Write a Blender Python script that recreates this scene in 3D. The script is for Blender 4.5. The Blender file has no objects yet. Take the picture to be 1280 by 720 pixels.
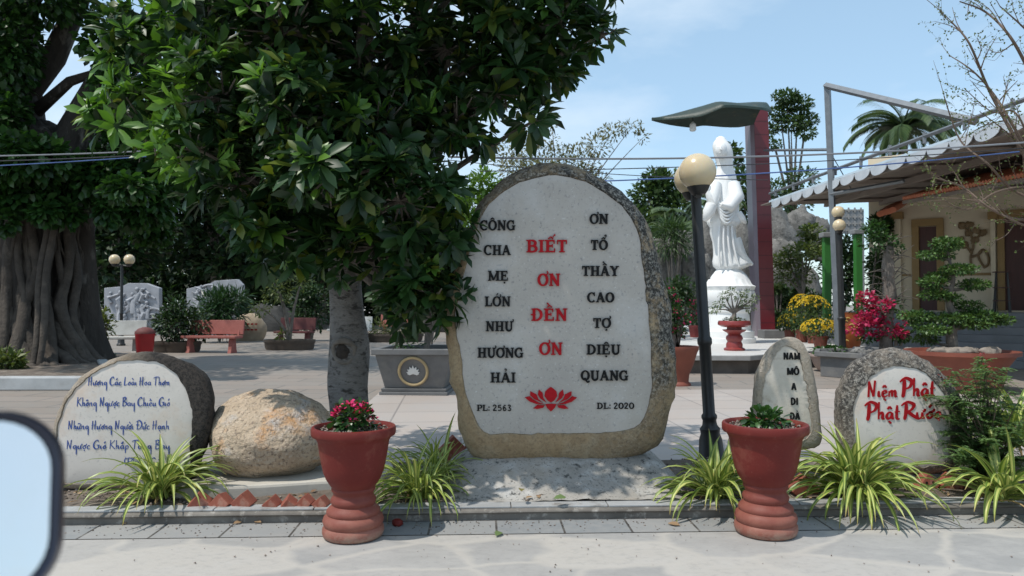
import bpy, bmesh, math, random, unicodedata
import numpy as np
from mathutils import Vector, Matrix, noise
random.seed(7)
RNG = np.random.default_rng(11)
R = math.radians
PI = math.pi
SC = bpy.context.scene
COL = SC.collection

# ------------------------------------------------------------------ camera, sky, sun, exposure
F = 924.0; CX = 640.0; CY = 360.0; HC = 1.35
PITCH = math.atan((380.0 - 360.0) / F)
cam = bpy.data.cameras.new('camera'); co = bpy.data.objects.new('camera', cam); COL.objects.link(co)
co.location = (0, 0, HC); co.rotation_euler = (PI/2 + PITCH, 0, 0)
cam.sensor_width = 36; cam.lens = F/1280*36; cam.clip_start = .02; cam.clip_end = 2000
cam.dof.use_dof = True; cam.dof.focus_distance = 6.2; cam.dof.aperture_fstop = 3.8
SC.camera = co

SUN_DIR = Vector((-.40, -.24, .90)).normalized()       # towards the sun
elev = math.asin(SUN_DIR.z); azim = math.atan2(SUN_DIR.x, SUN_DIR.y)
W = bpy.data.worlds.new('World'); SC.world = W; W.use_nodes = True
nt = W.node_tree; nt.nodes.clear()
out = nt.nodes.new('ShaderNodeOutputWorld'); bg = nt.nodes.new('ShaderNodeBackground')
sky = nt.nodes.new('ShaderNodeTexSky'); sky.sky_type = 'NISHITA'; sky.sun_disc = False
sky.sun_elevation = elev; sky.sun_rotation = azim
sky.air_density = 1.0; sky.dust_density = .6; sky.ozone_density = 1.6; sky.altitude = 0
tc = nt.nodes.new('ShaderNodeTexCoord')
mp = nt.nodes.new('ShaderNodeMapping'); mp.inputs['Scale'].default_value = (1.0, 1.0, 2.6); mp.inputs['Location'].default_value = (.35, .1, .12)
n1 = nt.nodes.new('ShaderNodeTexNoise'); n1.inputs['Scale'].default_value = 2.1; n1.inputs['Detail'].default_value = 7; n1.inputs['Roughness'].default_value = .55
rp = nt.nodes.new('ShaderNodeValToRGB'); rp.color_ramp.elements[0].position = .44; rp.color_ramp.elements[1].position = .72; rp.color_ramp.elements[0].color = (.0, .0, .0, 1)
rp.color_ramp.elements[1].color = (.80, .80, .80, 1)
mx = nt.nodes.new('ShaderNodeMix'); mx.data_type = 'RGBA'; mx.inputs['B'].default_value = (5.7, 6.4, 7.1, 1)
L = nt.links.new
L(tc.outputs['Generated'], mp.inputs['Vector']); L(mp.outputs['Vector'], n1.inputs['Vector']); L(n1.outputs['Fac'], rp.inputs['Fac'])
L(rp.outputs['Color'], mx.inputs['Factor']); hz = nt.nodes.new('ShaderNodeMix'); hz.data_type = 'RGBA'; hz.inputs['Factor'].default_value = .30; hz.inputs['B'].default_value = (5.0, 7.4, 8.8, 1); L(sky.outputs['Color'], hz.inputs['A']); L(hz.outputs['Result'], mx.inputs['A']); L(mx.outputs['Result'], bg.inputs['Color'])
bg.inputs['Strength'].default_value = .15
L(bg.outputs['Background'], out.inputs['Surface'])
sl = bpy.data.lights.new('sun', 'SUN'); sl.energy = 3.6; sl.angle = R(.53); sl.color = (1, .955, .88)
so = bpy.data.objects.new('sun', sl); COL.objects.link(so); so.rotation_euler = SUN_DIR.to_track_quat('Z', 'Y').to_euler(); so.location = (-20, -8, 40)
SC.view_settings.view_transform = 'Standard'; SC.view_settings.look = 'None'; SC.view_settings.gamma = 1
SC.view_settings.use_curve_mapping = False; SC.view_settings.exposure = .08

# ------------------------------------------------------------------ where things stand
def P(px, py, D):
    """world point seen at photo pixel (px,py) at forward distance D"""
    vx = (px-CX)/F; vy = (CY-py)/F; c, s = math.cos(PITCH), math.sin(PITCH)
    d = Vector((vx, c - vy*s, s + vy*c)); k = D/d.y
    return Vector((d.x*k, D, HC + d.z*k))
def G(px, py, z=0.0):
    vx = (px-CX)/F; vy = (CY-py)/F; c, s = math.cos(PITCH), math.sin(PITCH)
    d = Vector((vx, c - vy*s, s + vy*c)); k = (z-HC)/d.z
    return Vector((d.x*k, d.y*k, z))

# ------------------------------------------------------------------ materials
def newmat(name):
    m = bpy.data.materials.new(name); m.use_nodes = True
    b = m.node_tree.nodes['Principled BSDF']; return m, m.node_tree, b
def c4(c): return (c[0], c[1], c[2], 1)
def ramp(nt, src, stops):
    r = nt.nodes.new('ShaderNodeValToRGB'); e = r.color_ramp.elements
    while len(e) < len(stops): e.new(.5)
    for i, (p, c) in enumerate(stops): e[i].position = p; e[i].color = c4(c) if not isinstance(c, (int, float)) else (c, c, c, 1)
    nt.links.new(src, r.inputs['Fac']); return r.outputs['Color']
def noise_tex(nt, vec, scale, detail=5, rough=.55, dist=0):
    n = nt.nodes.new('ShaderNodeTexNoise'); n.inputs['Scale'].default_value = scale; n.inputs['Detail'].default_value = detail
    n.inputs['Roughness'].default_value = rough; n.inputs['Distortion'].default_value = dist
    nt.links.new(vec, n.inputs['Vector']); return n.outputs['Fac']
def mixc(nt, fac, a, b, mode='MIX'):
    m = nt.nodes.new('ShaderNodeMix'); m.data_type = 'RGBA'; m.blend_type = mode
    for k, v in (('Factor', fac), ('A', a), ('B', b)):
        if isinstance(v, (int, float)) : m.inputs[k].default_value = v
        elif isinstance(v, tuple): m.inputs[k].default_value = c4(v)
        else: nt.links.new(v, m.inputs[k])
    return m.outputs['Result']
def vec(nt, scale=(1, 1, 1), loc=(0, 0, 0), rot=(0, 0, 0), coord='Object'):
    t = nt.nodes.new('ShaderNodeTexCoord'); m = nt.nodes.new('ShaderNodeMapping')
    m.inputs['Scale'].default_value = scale; m.inputs['Location'].default_value = loc; m.inputs['Rotation'].default_value = rot
    nt.links.new(t.outputs[coord], m.inputs['Vector']); return m.outputs['Vector']
def bump(nt, b, h, strength=.4, dist=.01):
    n = nt.nodes.new('ShaderNodeBump'); n.inputs['Strength'].default_value = strength; n.inputs['Distance'].default_value = dist
    nt.links.new(h, n.inputs['Height']); nt.links.new(n.outputs['Normal'], b.inputs['Normal'])
def pm(name, c1, c2=None, scale=8, rough=.7, bmp=.25, bscale=60, bdist=.004, metal=0, spots=(), vscale=(1, 1, 1), spec=.5):
    """mottled surface: two tones, extra stains (scale, colour, lo, hi), fine bump"""
    m, nt, b = newmat(name); v = vec(nt, vscale)
    c2 = c2 or tuple(x*.75 for x in c1)
    col = ramp(nt, noise_tex(nt, v, scale, 6, .6), [(.3, c2), (.7, c1)])
    for (s, c, lo, hi) in spots:
        col = mixc(nt, ramp(nt, noise_tex(nt, v, s, 8, .65), [(lo, 0), (hi, 1)]), col, c)
    nt.links.new(col, b.inputs['Base Color']); b.inputs['Roughness'].default_value = rough; b.inputs['Metallic'].default_value = metal
    b.inputs['Specular IOR Level'].default_value = spec
    if bmp: bump(nt, b, noise_tex(nt, v, bscale, 5, .6), bmp, bdist)
    return m
def leafmat(name, ca, cb, trans=.3, rough=.45, cc=None):
    m, nt, b = newmat(name)
    g = nt.nodes.new('ShaderNodeNewGeometry')
    st = [(0, ca), (.85, cb)] + ([(.97, cc)] if cc else [])
    col = ramp(nt, g.outputs['Random Per Island'], st)
    nt.links.new(col, b.inputs['Base Color']); b.inputs['Roughness'].default_value = rough
    t = nt.nodes.new('ShaderNodeBsdfTranslucent'); nt.links.new(mixc(nt, 1.0, col, (1.25, 1.3, .55), 'MULTIPLY'), t.inputs['Color'])
    ms = nt.nodes.new('ShaderNodeMixShader'); ms.inputs[0].default_value = trans
    nt.links.new(b.outputs[0], ms.inputs[1]); nt.links.new(t.outputs[0], ms.inputs[2])
    nt.links.new(ms.outputs[0], nt.nodes['Material Output'].inputs['Surface'])
    return m

# ------------------------------------------------------------------ objects
def link(o, parent=None):
    COL.objects.link(o)
    if parent is not None: o.parent = parent
    return o
def tag(o, label=None, cat=None, group=None, kind=None):
    if label: o['label'] = label
    if cat: o['category'] = cat
    if group: o['group'] = group
    if kind: o['kind'] = kind
    return o
def thing(name, label, cat, loc=(0, 0, 0), rz=0, group=None):
    o = bpy.data.objects.new(name, None); o.empty_display_size = .1; link(o)
    o.location = loc; o.rotation_euler = (0, 0, rz)
    return tag(o, label, cat, group)
def copy_tree(o, parent=None):
    c = o.copy(); COL.objects.link(c)
    if parent is not None: c.parent = parent
    for ch in list(o.children): copy_tree(ch, c)
    return c
class MB:
    def __init__(s): s.v = []; s.f = []; s.uv = None
    def add(s, vs, fs):
        n = len(s.v); s.v += [tuple(x) for x in vs]; s.f += [tuple(i+n for i in f) for f in fs]; return s
    def box(s, c, d, rz=0, tilt=0):
        M = Matrix.Translation(c) @ Matrix.Rotation(rz, 4, 'Z') @ Matrix.Rotation(tilt, 4, 'X')
        vs = [M @ Vector((x*d[0]/2, y*d[1]/2, z*d[2]/2)) for x in (-1, 1) for y in (-1, 1) for z in (-1, 1)]
        return s.add(vs, [(0, 1, 3, 2), (4, 6, 7, 5), (0, 4, 5, 1), (2, 3, 7, 6), (0, 2, 6, 4), (1, 5, 7, 3)])
    def tube(s, pts, rad, n=8, jit=0, cap=True):
        pts = [Vector(p) for p in pts]; rad = rad if hasattr(rad, '__len__') else [rad]*len(pts)
        vs = []; fs = []; up = Vector((.31, .17, 1)).normalized(); last = None
        for i, p in enumerate(pts):
            d = (pts[min(i+1, len(pts)-1)] - pts[max(i-1, 0)])
            if d.length < 1e-9: d = Vector((0, 0, 1))
            d.normalize()
            if last is None:
                a = d.cross(Vector((1, 0, 0)) if abs(d.x) < .8 else Vector((0, 1, 0)))
            else: a = last - d*last.dot(d)
            if a.length < 1e-6: a = d.orthogonal()
            a.normalize(); b = d.cross(a); last = a
            for k in range(n):
                t = 2*PI*k/n; r = rad[i]*(1 + (jit*(noise.noise(Vector((p.x*3+math.cos(t)*1.3, p.y*3+math.sin(t)*1.3, p.z*3))) if jit else 0)))
                vs.append(p + a*math.cos(t)*r + b*math.sin(t)*r)
        m = len(pts)
        for i in range(m-1):
            for k in range(n): fs.append((i*n+k, i*n+(k+1) % n, (i+1)*n+(k+1) % n, (i+1)*n+k))
        if cap: fs.append(tuple(range(n))[::-1]); fs.append(tuple((m-1)*n+k for k in range(n)))
        return s.add(vs, fs)
    def lathe(s, prof, n=32, c=(0, 0, 0), mod=None, cap=True):
        vs = []; fs = []; c = Vector(c)
        for (r, z) in prof:
            for k in range(n):
                t = 2*PI*k/n; q = r*(mod(t, z) if mod else 1)
                vs.append(c + Vector((q*math.cos(t), q*math.sin(t), z)))
        m = len(prof)
        for i in range(m-1):
            for k in range(n): fs.append((i*n+k, i*n+(k+1) % n, (i+1)*n+(k+1) % n, (i+1)*n+k))
        if cap: fs.append(tuple(range(n))[::-1]); fs.append(tuple((m-1)*n+k for k in range(n)))
        return s.add(vs, fs)
    def prism(s, poly, y0, y1):
        """polygon in xz extruded from y0 (front) to y1 (back)"""
        n = len(poly)
        vs = [(x, y0, z) for x, z in poly] + [(x, y1, z) for x, z in poly]
        return s.add(vs, [tuple(range(n)), tuple(range(n, 2*n))[::-1]] + [((i+1) % n, i, n+i, n+(i+1) % n) for i in range(n)])
    def slab(s, poly, z0, z1):
        n = len(poly)
        vs = [(x, y, z0) for x, y in poly] + [(x, y, z1) for x, y in poly]
        return s.add(vs, [tuple(range(n))[::-1], tuple(range(n, 2*n))] + [(i, (i+1) % n, n+(i+1) % n, n+i) for i in range(n)])
    def blob(s, c, r, seed=0, amp=.18, fr=1.2, seg=20, ring=12, flat=None):
        """a lumpy rock or ball"""
        c = Vector(c); vs = []; fs = []; off = Vector((seed*3.1, seed*1.7, seed*2.3))
        for i in range(ring+1):
            p = PI*i/ring
            for k in range(seg):
                t = 2*PI*k/seg; d = Vector((math.sin(p)*math.cos(t), math.sin(p)*math.sin(t), math.cos(p)))
                q = 1 + amp*noise.noise(d*fr + off) + amp*.45*noise.noise(d*fr*2.7 + off)+ amp*.2*noise.noise(d*fr*7 + off)
                w = Vector((d.x*r[0]*q, d.y*r[1]*q, d.z*r[2]*q))
                if flat is not None and w.z < flat: w.z = flat + (w.z-flat)*.05
                vs.append(c + w)
        for i in range(ring):
            for k in range(seg): fs.append((i*seg+k, (i+1)*seg+k, (i+1)*seg+(k+1) % seg, i*seg+(k+1) % seg))
        return s.add(vs, fs)
    def build(s, name, m, parent=None, smooth=False, bevel=0, loc=None, ang=40):
        me = bpy.data.meshes.new(name); me.from_pydata(s.v, [], s.f)
        bm = bmesh.new(); bm.from_mesh(me)
        bmesh.ops.remove_doubles(bm, verts=bm.verts, dist=1e-5)
        bmesh.ops.recalc_face_normals(bm, faces=bm.faces); bm.to_mesh(me); bm.free()
        me.materials.append(m); o = link(bpy.data.objects.new(name, me), parent)
        if smooth:
            me.polygons.foreach_set('use_smooth', [True]*len(me.polygons)); me.set_sharp_from_angle(angle=R(ang))
        if bevel:
            b = o.modifiers.new('bevel', 'BEVEL'); b.width = bevel; b.segments = 2; b.limit_method = 'ANGLE'; b.angle_limit = R(50)
        if loc is not None: o.location = loc
        return o
def np_mesh(name, V, faces, m, parent=None, smooth=False, uv=None):
    """V (n,3); faces: list of int arrays (k, corners)"""
    me = bpy.data.meshes.new(name); me.vertices.add(len(V)); me.vertices.foreach_set('co', np.ascontiguousarray(V, dtype=np.float32).ravel())
    loops = np.concatenate([f.ravel() for f in faces]); tot = np.concatenate([np.full(len(f), f.shape[1]) for f in faces])
    st = np.concatenate([[0], np.cumsum(tot)[:-1]])
    me.loops.add(len(loops)); me.loops.foreach_set('vertex_index', loops.astype(np.int32))
    me.polygons.add(len(tot)); me.polygons.foreach_set('loop_start', st.astype(np.int32)); me.polygons.foreach_set('loop_total', tot.astype(np.int32))
    if smooth: me.polygons.foreach_set('use_smooth', [True]*len(tot))
    if uv is not None:
        l = me.uv_layers.new(name='uv'); l.data.foreach_set('uv', uv[loops].astype(np.float32).ravel())
    me.update(); me.validate(); me.materials.append(m)
    return link(bpy.data.objects.new(name, me), parent)
LEAF_T = np.array([(0, 0, 0), (.3, -.34, .05), (.3, .34, .05), (.35, 0, 0), (.68, -.46, .02), (.68, .46, .02), (.72, 0, -.04), (1, 0, -.13)])
LEAF_F = ([(0, 1, 3), (0, 3, 2), (4, 7, 6), (6, 7, 5)], [(1, 4, 6, 3), (3, 6, 5, 2)])
DIA_T = np.array([(0, 0, 0), (.5, -.5, .06), (1, 0, -.06), (.5, .5, .06)]); DIA_F = ([], [(0, 1, 2, 3)])
def unit(a): return a/np.maximum(np.linalg.norm(a, axis=1, keepdims=True), 1e-9)
def leaves(name, m, parent, pos, d, nrm, Ln, Wd, full=True):
    T, FF = (LEAF_T, LEAF_F) if full else (DIA_T, DIA_F)
    pos = np.asarray(pos, float); d = unit(np.asarray(d, float)); nrm = np.asarray(nrm, float)
    side = unit(np.cross(nrm, d)); up = np.cross(d, side)
    Ln = np.broadcast_to(Ln, len(pos)); Wd = np.broadcast_to(Wd, len(pos))
    V = pos[:, None, :] + T[None, :, 0:1]*Ln[:, None, None]*d[:, None, :] + T[None, :, 1:2]*Wd[:, None, None]*side[:, None, :] + T[None, :, 2:3]*Ln[:, None, None]*up[:, None, :]
    k = len(T); base = (np.arange(len(pos))*k)[:, None, None]
    faces = [(base + np.array(f)[None]).reshape(-1, len(f[0])) for f in FF if len(f)]
    return np_mesh(name, V.reshape(-1, 3), faces, m, parent)
def rnd(n): return unit(RNG.normal(size=(n, 3)))
def in_blobs(blobs, inv=(0, 0, 0)):
    """blobs: (centre, (rx,ry,rz), n) -> positions, outward directions"""
    ps = []; ds = []
    for c, r, n in blobs:
        u = rnd(n); q = RNG.random((n, 1))**.45
        ps.append(np.array(c) - np.array(inv) + u*q*np.array(r)); ds.append(u)
    return np.concatenate(ps), np.concatenate(ds)
def foliage(name, m, parent, blobs, Ln=.08, Wd=.04, full=False, up=.3, inv=(0, 0, 0), jit=.8):
    p, u = in_blobs(blobs, inv); n = len(p)
    d = u + rnd(n)*jit + np.array([0, 0, up-.3]); nr = rnd(n)*.7 + np.array([0, 0, 1.0])
    s = RNG.uniform(.65, 1.25, n)
    return leaves(name, m, parent, p, d, nr, Ln*s, Wd*s, full)
def bez(a, b, c, n=8):
    a, b, c = Vector(a), Vector(b), Vector(c)
    return [(a*(1-t)**2 + b*2*t*(1-t) + c*t*t) for t in [i/n for i in range(n+1)]]
def catmull(pts, n=4):
    if len(pts) < 3: return [tuple(p) for p in pts]
    o = []; q = [pts[0]] + list(pts) + [pts[-1]]
    for i in range(1, len(q)-2):
        for k in range(n):
            t = k/n; p0, p1, p2, p3 = q[i-1], q[i], q[i+1], q[i+2]
            o.append(tuple(.5*((2*p1[j]) + (-p0[j]+p2[j])*t + (2*p0[j]-5*p1[j]+4*p2[j]-p3[j])*t*t + (-p0[j]+3*p1[j]-3*p2[j]+p3[j])*t**3) for j in range(len(p1))))
    o.append(tuple(pts[-1])); return o

# ------------------------------------------------------------------ lettering: pen strokes, no font file
def arc(cx, cy, rx, ry, a0, a1, n=16):
    return [(cx + rx*math.cos(R(a0+(a1-a0)*i/n)), cy + ry*math.sin(R(a0+(a1-a0)*i/n))) for i in range(n+1)]
TK, TN = .2, .1
class Slab:
    """slab-serif capitals; glyph(ch) -> (advance, centre, strokes[(points,width)])"""
    def __init__(s, serif=True, thick=.235, thin=.125): s.sf = serif; s.T = thick; s.N = thin
    def st(s, o, x, y0=0, y1=1, top=1, bot=1, w=None, e=.1):
        w = w or s.T; o.append(([(x, y0), (x, y1)], w))
        if s.sf:
            if top: o.append(([(x-w/2-e, y1-.045), (x+w/2+e, y1-.045)], .09))
            if bot: o.append(([(x-w/2-e, y0+.045), (x+w/2+e, y0+.045)], .09))
    def oval(s, o, cx, cy, rx, ry, a0=0, a1=360, n=24):
        pts = arc(cx, cy, rx, ry, a0, a1, n)
        o.append((pts, [s.N + (s.T-s.N)*abs(math.cos(R(a0+(a1-a0)*i/n)))**1.3 for i in range(n+1)]))
    def end(s, o, x, y0, y1, w=.085):
        if s.sf: o.append(([(x, y0), (x, y1)], w))
    def glyph(s, ch):
        o = []; T, N = s.T, s.N
        if ch == 'I': s.st(o, .22); return .44, .22, o
        if ch == 'H': s.st(o, .22); s.st(o, .76); o.append(([(.22, .5), (.76, .5)], N)); return .98, .49, o
        if ch == 'E':
            s.st(o, .22); o += [([(.22, 1-N/2), (.74, 1-N/2)], N), ([(.22, .52), (.6, .52)], N), ([(.22, N/2), (.78, N/2)], N)]
            s.end(o, .72, .7, 1); s.end(o, .58, .38, .66); s.end(o, .76, 0, .32); return .86, .46, o
        if ch == 'L': s.st(o, .22); o.append(([(.22, N/2), (.74, N/2)], N)); s.end(o, .72, 0, .36); return .8, .4, o
        if ch == 'T':
            s.st(o, .43, top=0); o.append(([(.05, 1-N/2), (.81, 1-N/2)], N)); s.end(o, .09, .66, 1); s.end(o, .77, .66, 1); return .86, .43, o
        if ch == 'N':
            w = N*1.25 if s.sf else T
            s.st(o, .2, w=w); s.st(o, .8, w=w, bot=0); o.append(([(.2, .97), (.8, .03)], T)); return 1.0, .5, o
        if ch == 'M':
            w = N*1.25 if s.sf else T
            s.st(o, .18, w=w); s.st(o, 1.0, w=T); o.append(([(.18, .97), (.58, .06)], T*.95)); o.append(([(.58, .06), (.98, .97)], N*1.1 if s.sf else T)); return 1.2, .6, o
        if ch == 'A':
            o += [([(.14, .02), (.46, .99)], N*1.1 if s.sf else T), ([(.46, .99), (.8, .02)], T), ([(.25, .34), (.68, .34)], N)]
            if s.sf: o += [([(.0, .045), (.3, .045)], .09), ([(.62, .045), (.99, .045)], .09)]
            return .98, .47, o
        if ch == 'Y':
            o += [([(.16, .97), (.46, .48)], T), ([(.76, .97), (.46, .48)], N*1.1)]; s.st(o, .46, 0, .5, top=0)
            if s.sf: o += [([(.0, .955), (.33, .955)], .09), ([(.6, .955), (.92, .955)], .09)]
            return .92, .46, o
        if ch == 'U':
            s.st(o, .22, .34, 1, bot=0); s.st(o, .76, .34, 1, bot=0, w=N*1.25)
            pts = arc(.49, .34, .27, .29, 180, 360); o.append((pts, [T+(N*1.25-T)*i/16 for i in range(17)])); return .96, .49, o
        if ch in 'O0': 
            rx = .36 if ch == 'O' else .3
            s.oval(o, rx+.1, .5, rx, .455); return 2*rx+.2, rx+.1, o
        if ch == 'Q':
            s.oval(o, .46, .5, .36, .455); o.append((catmull([(.3, .16), (.48, .2), (.55, .0), (.72, -.16), (.92, -.04)]), N*1.2)); return .96, .46, o
        if ch in 'CG':
            s.oval(o, .47, .5, .37, .455, 42, 318); s.end(o, .76, .62, 1)
            if ch == 'G':
                o.append(([(.76, .02), (.76, .44)], T*.9))
                o.append(([(.56, .44), (.94, .44)], .09))
                return .98, .47, o
            return .88, .46, o
        if ch == 'D':
            s.st(o, .22); s.oval(o, .36, .5, .44, .455, -90, 90); o += [([(.2, .955), (.38, .955)], N), ([(.2, .045), (.38, .045)], N)]; return .96, .48, o
        if ch == 'B':
            s.st(o, .22); s.oval(o, .42, .735, .27, .22, -90, 90); s.oval(o, .44, .28, .32, .235, -90, 90)
            for y in (.955, .515, .045): o.append(([(.2, y), (.45, y)], N))
            return .9, .46, o
        if ch == 'P':
            s.st(o, .22); s.oval(o, .42, .7, .32, .255, -90, 90)
            for y in (.955, .445): o.append(([(.2, y), (.45, y)], N))
            return .82, .42, o
        if ch == '2': o.append((catmull([(.1, .72), (.2, .93), (.42, .95), (.55, .76), (.42, .5), (.12, .1)]), .15)); o.append(([(.08, .07), (.62, .07)], .14)); return .72, .36, o
        if ch == '3': o.append((catmull([(.1, .85), (.3, .97), (.5, .8), (.28, .53), (.55, .3), (.36, .03), (.08, .14)]), .15)); return .68, .34, o
        if ch == '5': o += [([(.16, .93), (.56, .93)], .13), ([(.16, .95), (.13, .52)], .13), (catmull([(.13, .52), (.38, .6), (.57, .33), (.38, .04), (.08, .12)]), .15)]; return .7, .35, o
        if ch == '6': o.append((catmull([(.52, .9), (.3, .88), (.12, .5), (.2, .08), (.42, .05), (.55, .3), (.38, .54), (.15, .38)]), .15)); return .7, .35, o
        if ch == ':': o += [([(.15, .04), (.15, .22)], .18), ([(.15, .52), (.15, .7)], .18)]; return .34, .15, o
        return .5, .25, o
    def marks(s, o, cx, base, ms):
        w = .09; circ = '\u0302' in ms
        for m in ms:
            if m == '\u0302': o += [([(cx-.2, 1.08), (cx, 1.25)], w), ([(cx, 1.25), (cx+.2, 1.08)], w)]
            dx, dy = (.22, .14) if circ else (0, 0)
            if m == '\u0301': o.append(([(cx-.06+dx, 1.1+dy), (cx+.12+dx, 1.3+dy)], [.06, .13]))
            if m == '\u0300': o.append(([(cx+.06-dx*.3, 1.1+dy), (cx-.12-dx*.3, 1.3+dy)], [.06, .13]))
            if m == '\u0309': o.append((catmull([(cx-.1+dx, 1.3+dy), (cx+.04+dx, 1.36+dy), (cx+.08+dx, 1.25+dy), (cx+dx, 1.1+dy)]), .08))
            if m == '\u0323': o.append(([(cx, -.27), (cx, -.11)], .16))
            if m == '\u031b':
                x = cx+.3 if base == 'O' else cx+.36
                o.append((catmull([(x-.06, .9), (x+.08, .97), (x+.12, 1.1), (x+.05, 1.2)]), .1))
BR = {
 'a': (.5, [[(.38, .42), (.2, .45), (.06, .22), (.16, .02), (.34, .18), (.41, .44)], [(.41, .44), (.39, .12), (.5, .03)]]),
 'c': (.4, [[(.36, .38), (.2, .45), (.06, .2), (.18, .0), (.4, .1)]]),
 'e': (.42, [[(.08, .2), (.32, .3), (.26, .45), (.1, .38), (.07, .12), (.2, .0), (.42, .12)]]),
 'g': (.5, [[(.38, .4), (.2, .45), (.06, .25), (.16, .04), (.34, .2), (.4, .44)], [(.4, .44), (.42, 0), (.41, -.75)]]),
 'h': (.46, [[(.12, .98), (.08, .0)], [(.08, .22), (.24, .45), (.34, .34), (.33, .06), (.46, .03)]]),
 'i': (.24, [[(.1, .43), (.09, .08), (.22, .03)]]),
 'm': (.66, [[(.06, .43), (.05, 0)], [(.05, .26), (.2, .45), (.27, .33), (.26, .0)], [(.26, .26), (.42, .45), (.5, .33), (.5, .04), (.64, .04)]]),
 'n': (.46, [[(.06, .43), (.05, 0)], [(.05, .26), (.22, .45), (.32, .33), (.32, .04), (.46, .04)]]),
 'o': (.42, [[(.22, .45), (.06, .22), (.2, .0), (.36, .2), (.24, .45), (.4, .42)]]),
 'p': (.46, [[(.1, .45), (.08, 0), (.06, -.55)], [(.08, .3), (.26, .45), (.38, .25), (.22, .0), (.08, .08)]]),
 'r': (.34, [[(.06, .43), (.06, 0)], [(.06, .25), (.18, .44), (.34, .4)]]),
 't': (.32, [[(.16, .8), (.12, .1), (.3, .04)], [(.0, .48), (.32, .52)]]),
 'u': (.48, [[(.06, .43), (.06, .1), (.18, .0), (.32, .14), (.35, .43)], [(.35, .43), (.35, .08), (.48, .04)]]),
 'y': (.48, [[(.06, .43), (.08, .12), (.2, .05), (.34, .2), (.38, .43)], [(.38, .43), (.4, 0), (.38, -.75)]]),
 'H': (.66, [[(.16, .95), (.08, -.04)], [(.52, 1.0), (.44, -.02)], [(.0, .45), (.62, .54)]]),
 'C': (.66, [[(.62, .82), (.42, 1.0), (.12, .72), (.06, .25), (.3, .0), (.66, .16)]]),
 'L': (.5, [[(.18, 1.0), (.08, .12), (.14, .0), (.5, .1)]]),
 'T': (.62, [[(.34, .95), (.24, -.02)], [(-.02, .84), (.3, .98), (.74, .98)]]),
 'K': (.62, [[(.14, 1), (.06, -.02)], [(.6, .98), (.12, .48)], [(.14, .5), (.62, -.02)]]),
 'N': (.66, [[(.08, -.02), (.14, .96)], [(.12, .96), (.44, .02)], [(.44, .02), (.56, 1.02)]]),
 'B': (.6, [[(.14, .98), (.08, -.02)], [(.0, .9), (.34, 1.0), (.5, .8), (.18, .54)], [(.18, .54), (.56, .34), (.4, .04), (.04, .0)]]),
 'G': (.7, [[(.62, .84), (.42, 1.0), (.12, .72), (.06, .25), (.3, .0), (.58, .1), (.62, .42)], [(.38, .44), (.72, .46)]]),
 'D': (.76, [[(.18, .95), (.1, .0)], [(-.04, .86), (.4, 1.0), (.72, .62), (.5, .12), (.02, .0)]]),
 'P': (.6, [[(.18, .9), (.14, .3), (.06, -.08)], [(-.1, .76), (.22, .98), (.62, .82), (.5, .5), (.16, .36)]]),
 'R': (.66, [[(.18, .9), (.14, .3), (.06, -.08)], [(-.1, .76), (.22, .98), (.6, .82), (.45, .52), (.2, .42)], [(.24, .44), (.5, .2), (.86, -.02)]]),
 '(': (.24, [[(.22, 1.05), (.06, .5), (.2, -.2)]]), ')': (.24, [[(.02, 1.05), (.18, .5), (.02, -.2)]]),
}
class Brush:
    def __init__(s, a=.05, b=.095): s.a = a; s.b = b
    def glyph(s, ch):
        if ch not in BR: return .3, .15, []
        adv, ss = BR[ch]; o = []; lo = ch.islower()
        if lo: ss = [[(x, y*.86 if y < .6 else y) for x, y in pts] for pts in ss]
        for pts in ss:
            q = catmull(pts, 5); w = []
            for i in range(len(q)):
                a, b = q[max(i-1, 0)], q[min(i+1, len(q)-1)]
                t = math.atan2(b[1]-a[1], b[0]-a[0]); k = (s.a + s.b*abs(math.sin(t-R(25))))*(.82 if lo else 1.1)
                e = min(i, len(q)-1-i)/max(1, len(q)-1); w.append(k*(.6 + min(.4, e*2.2)))
            o.append((q, w))
        return adv+.06, adv/2, o
    def marks(s, o, cx, base, ms):
        y = .58 if base.islower() else 1.1; w = s.a + s.b*.5
        for m in ms:
            if m == '\u0302': o += [([(cx-.13, y), (cx, y+.14)], w*.8), ([(cx, y+.14), (cx+.13, y)], w*.8)]
            if m == '\u0301': o.append(([(cx-.02, y+.06), (cx+.12, y+.26)], w))
            if m == '\u0300': o.append(([(cx+.06, y+.06), (cx-.1, y+.26)], w))
            if m == '\u0303': o.append((catmull([(cx-.15, y), (cx-.05, y+.1), (cx+.05, y+.02), (cx+.15, y+.12)]), w*.8))
            if m == '\u0323': o.append(([(cx-.03, -.2), (cx+.05, -.13)], w*1.3))
            if m == '\u031b': o.append((catmull([(cx+.13, .42), (cx+.24, .46), (cx+.26, .58)]), w*.8))
            if m == '\u0306': o.append((catmull([(cx-.12, y+.1), (cx, y), (cx+.12, y+.1)]), w*.8))
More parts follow.
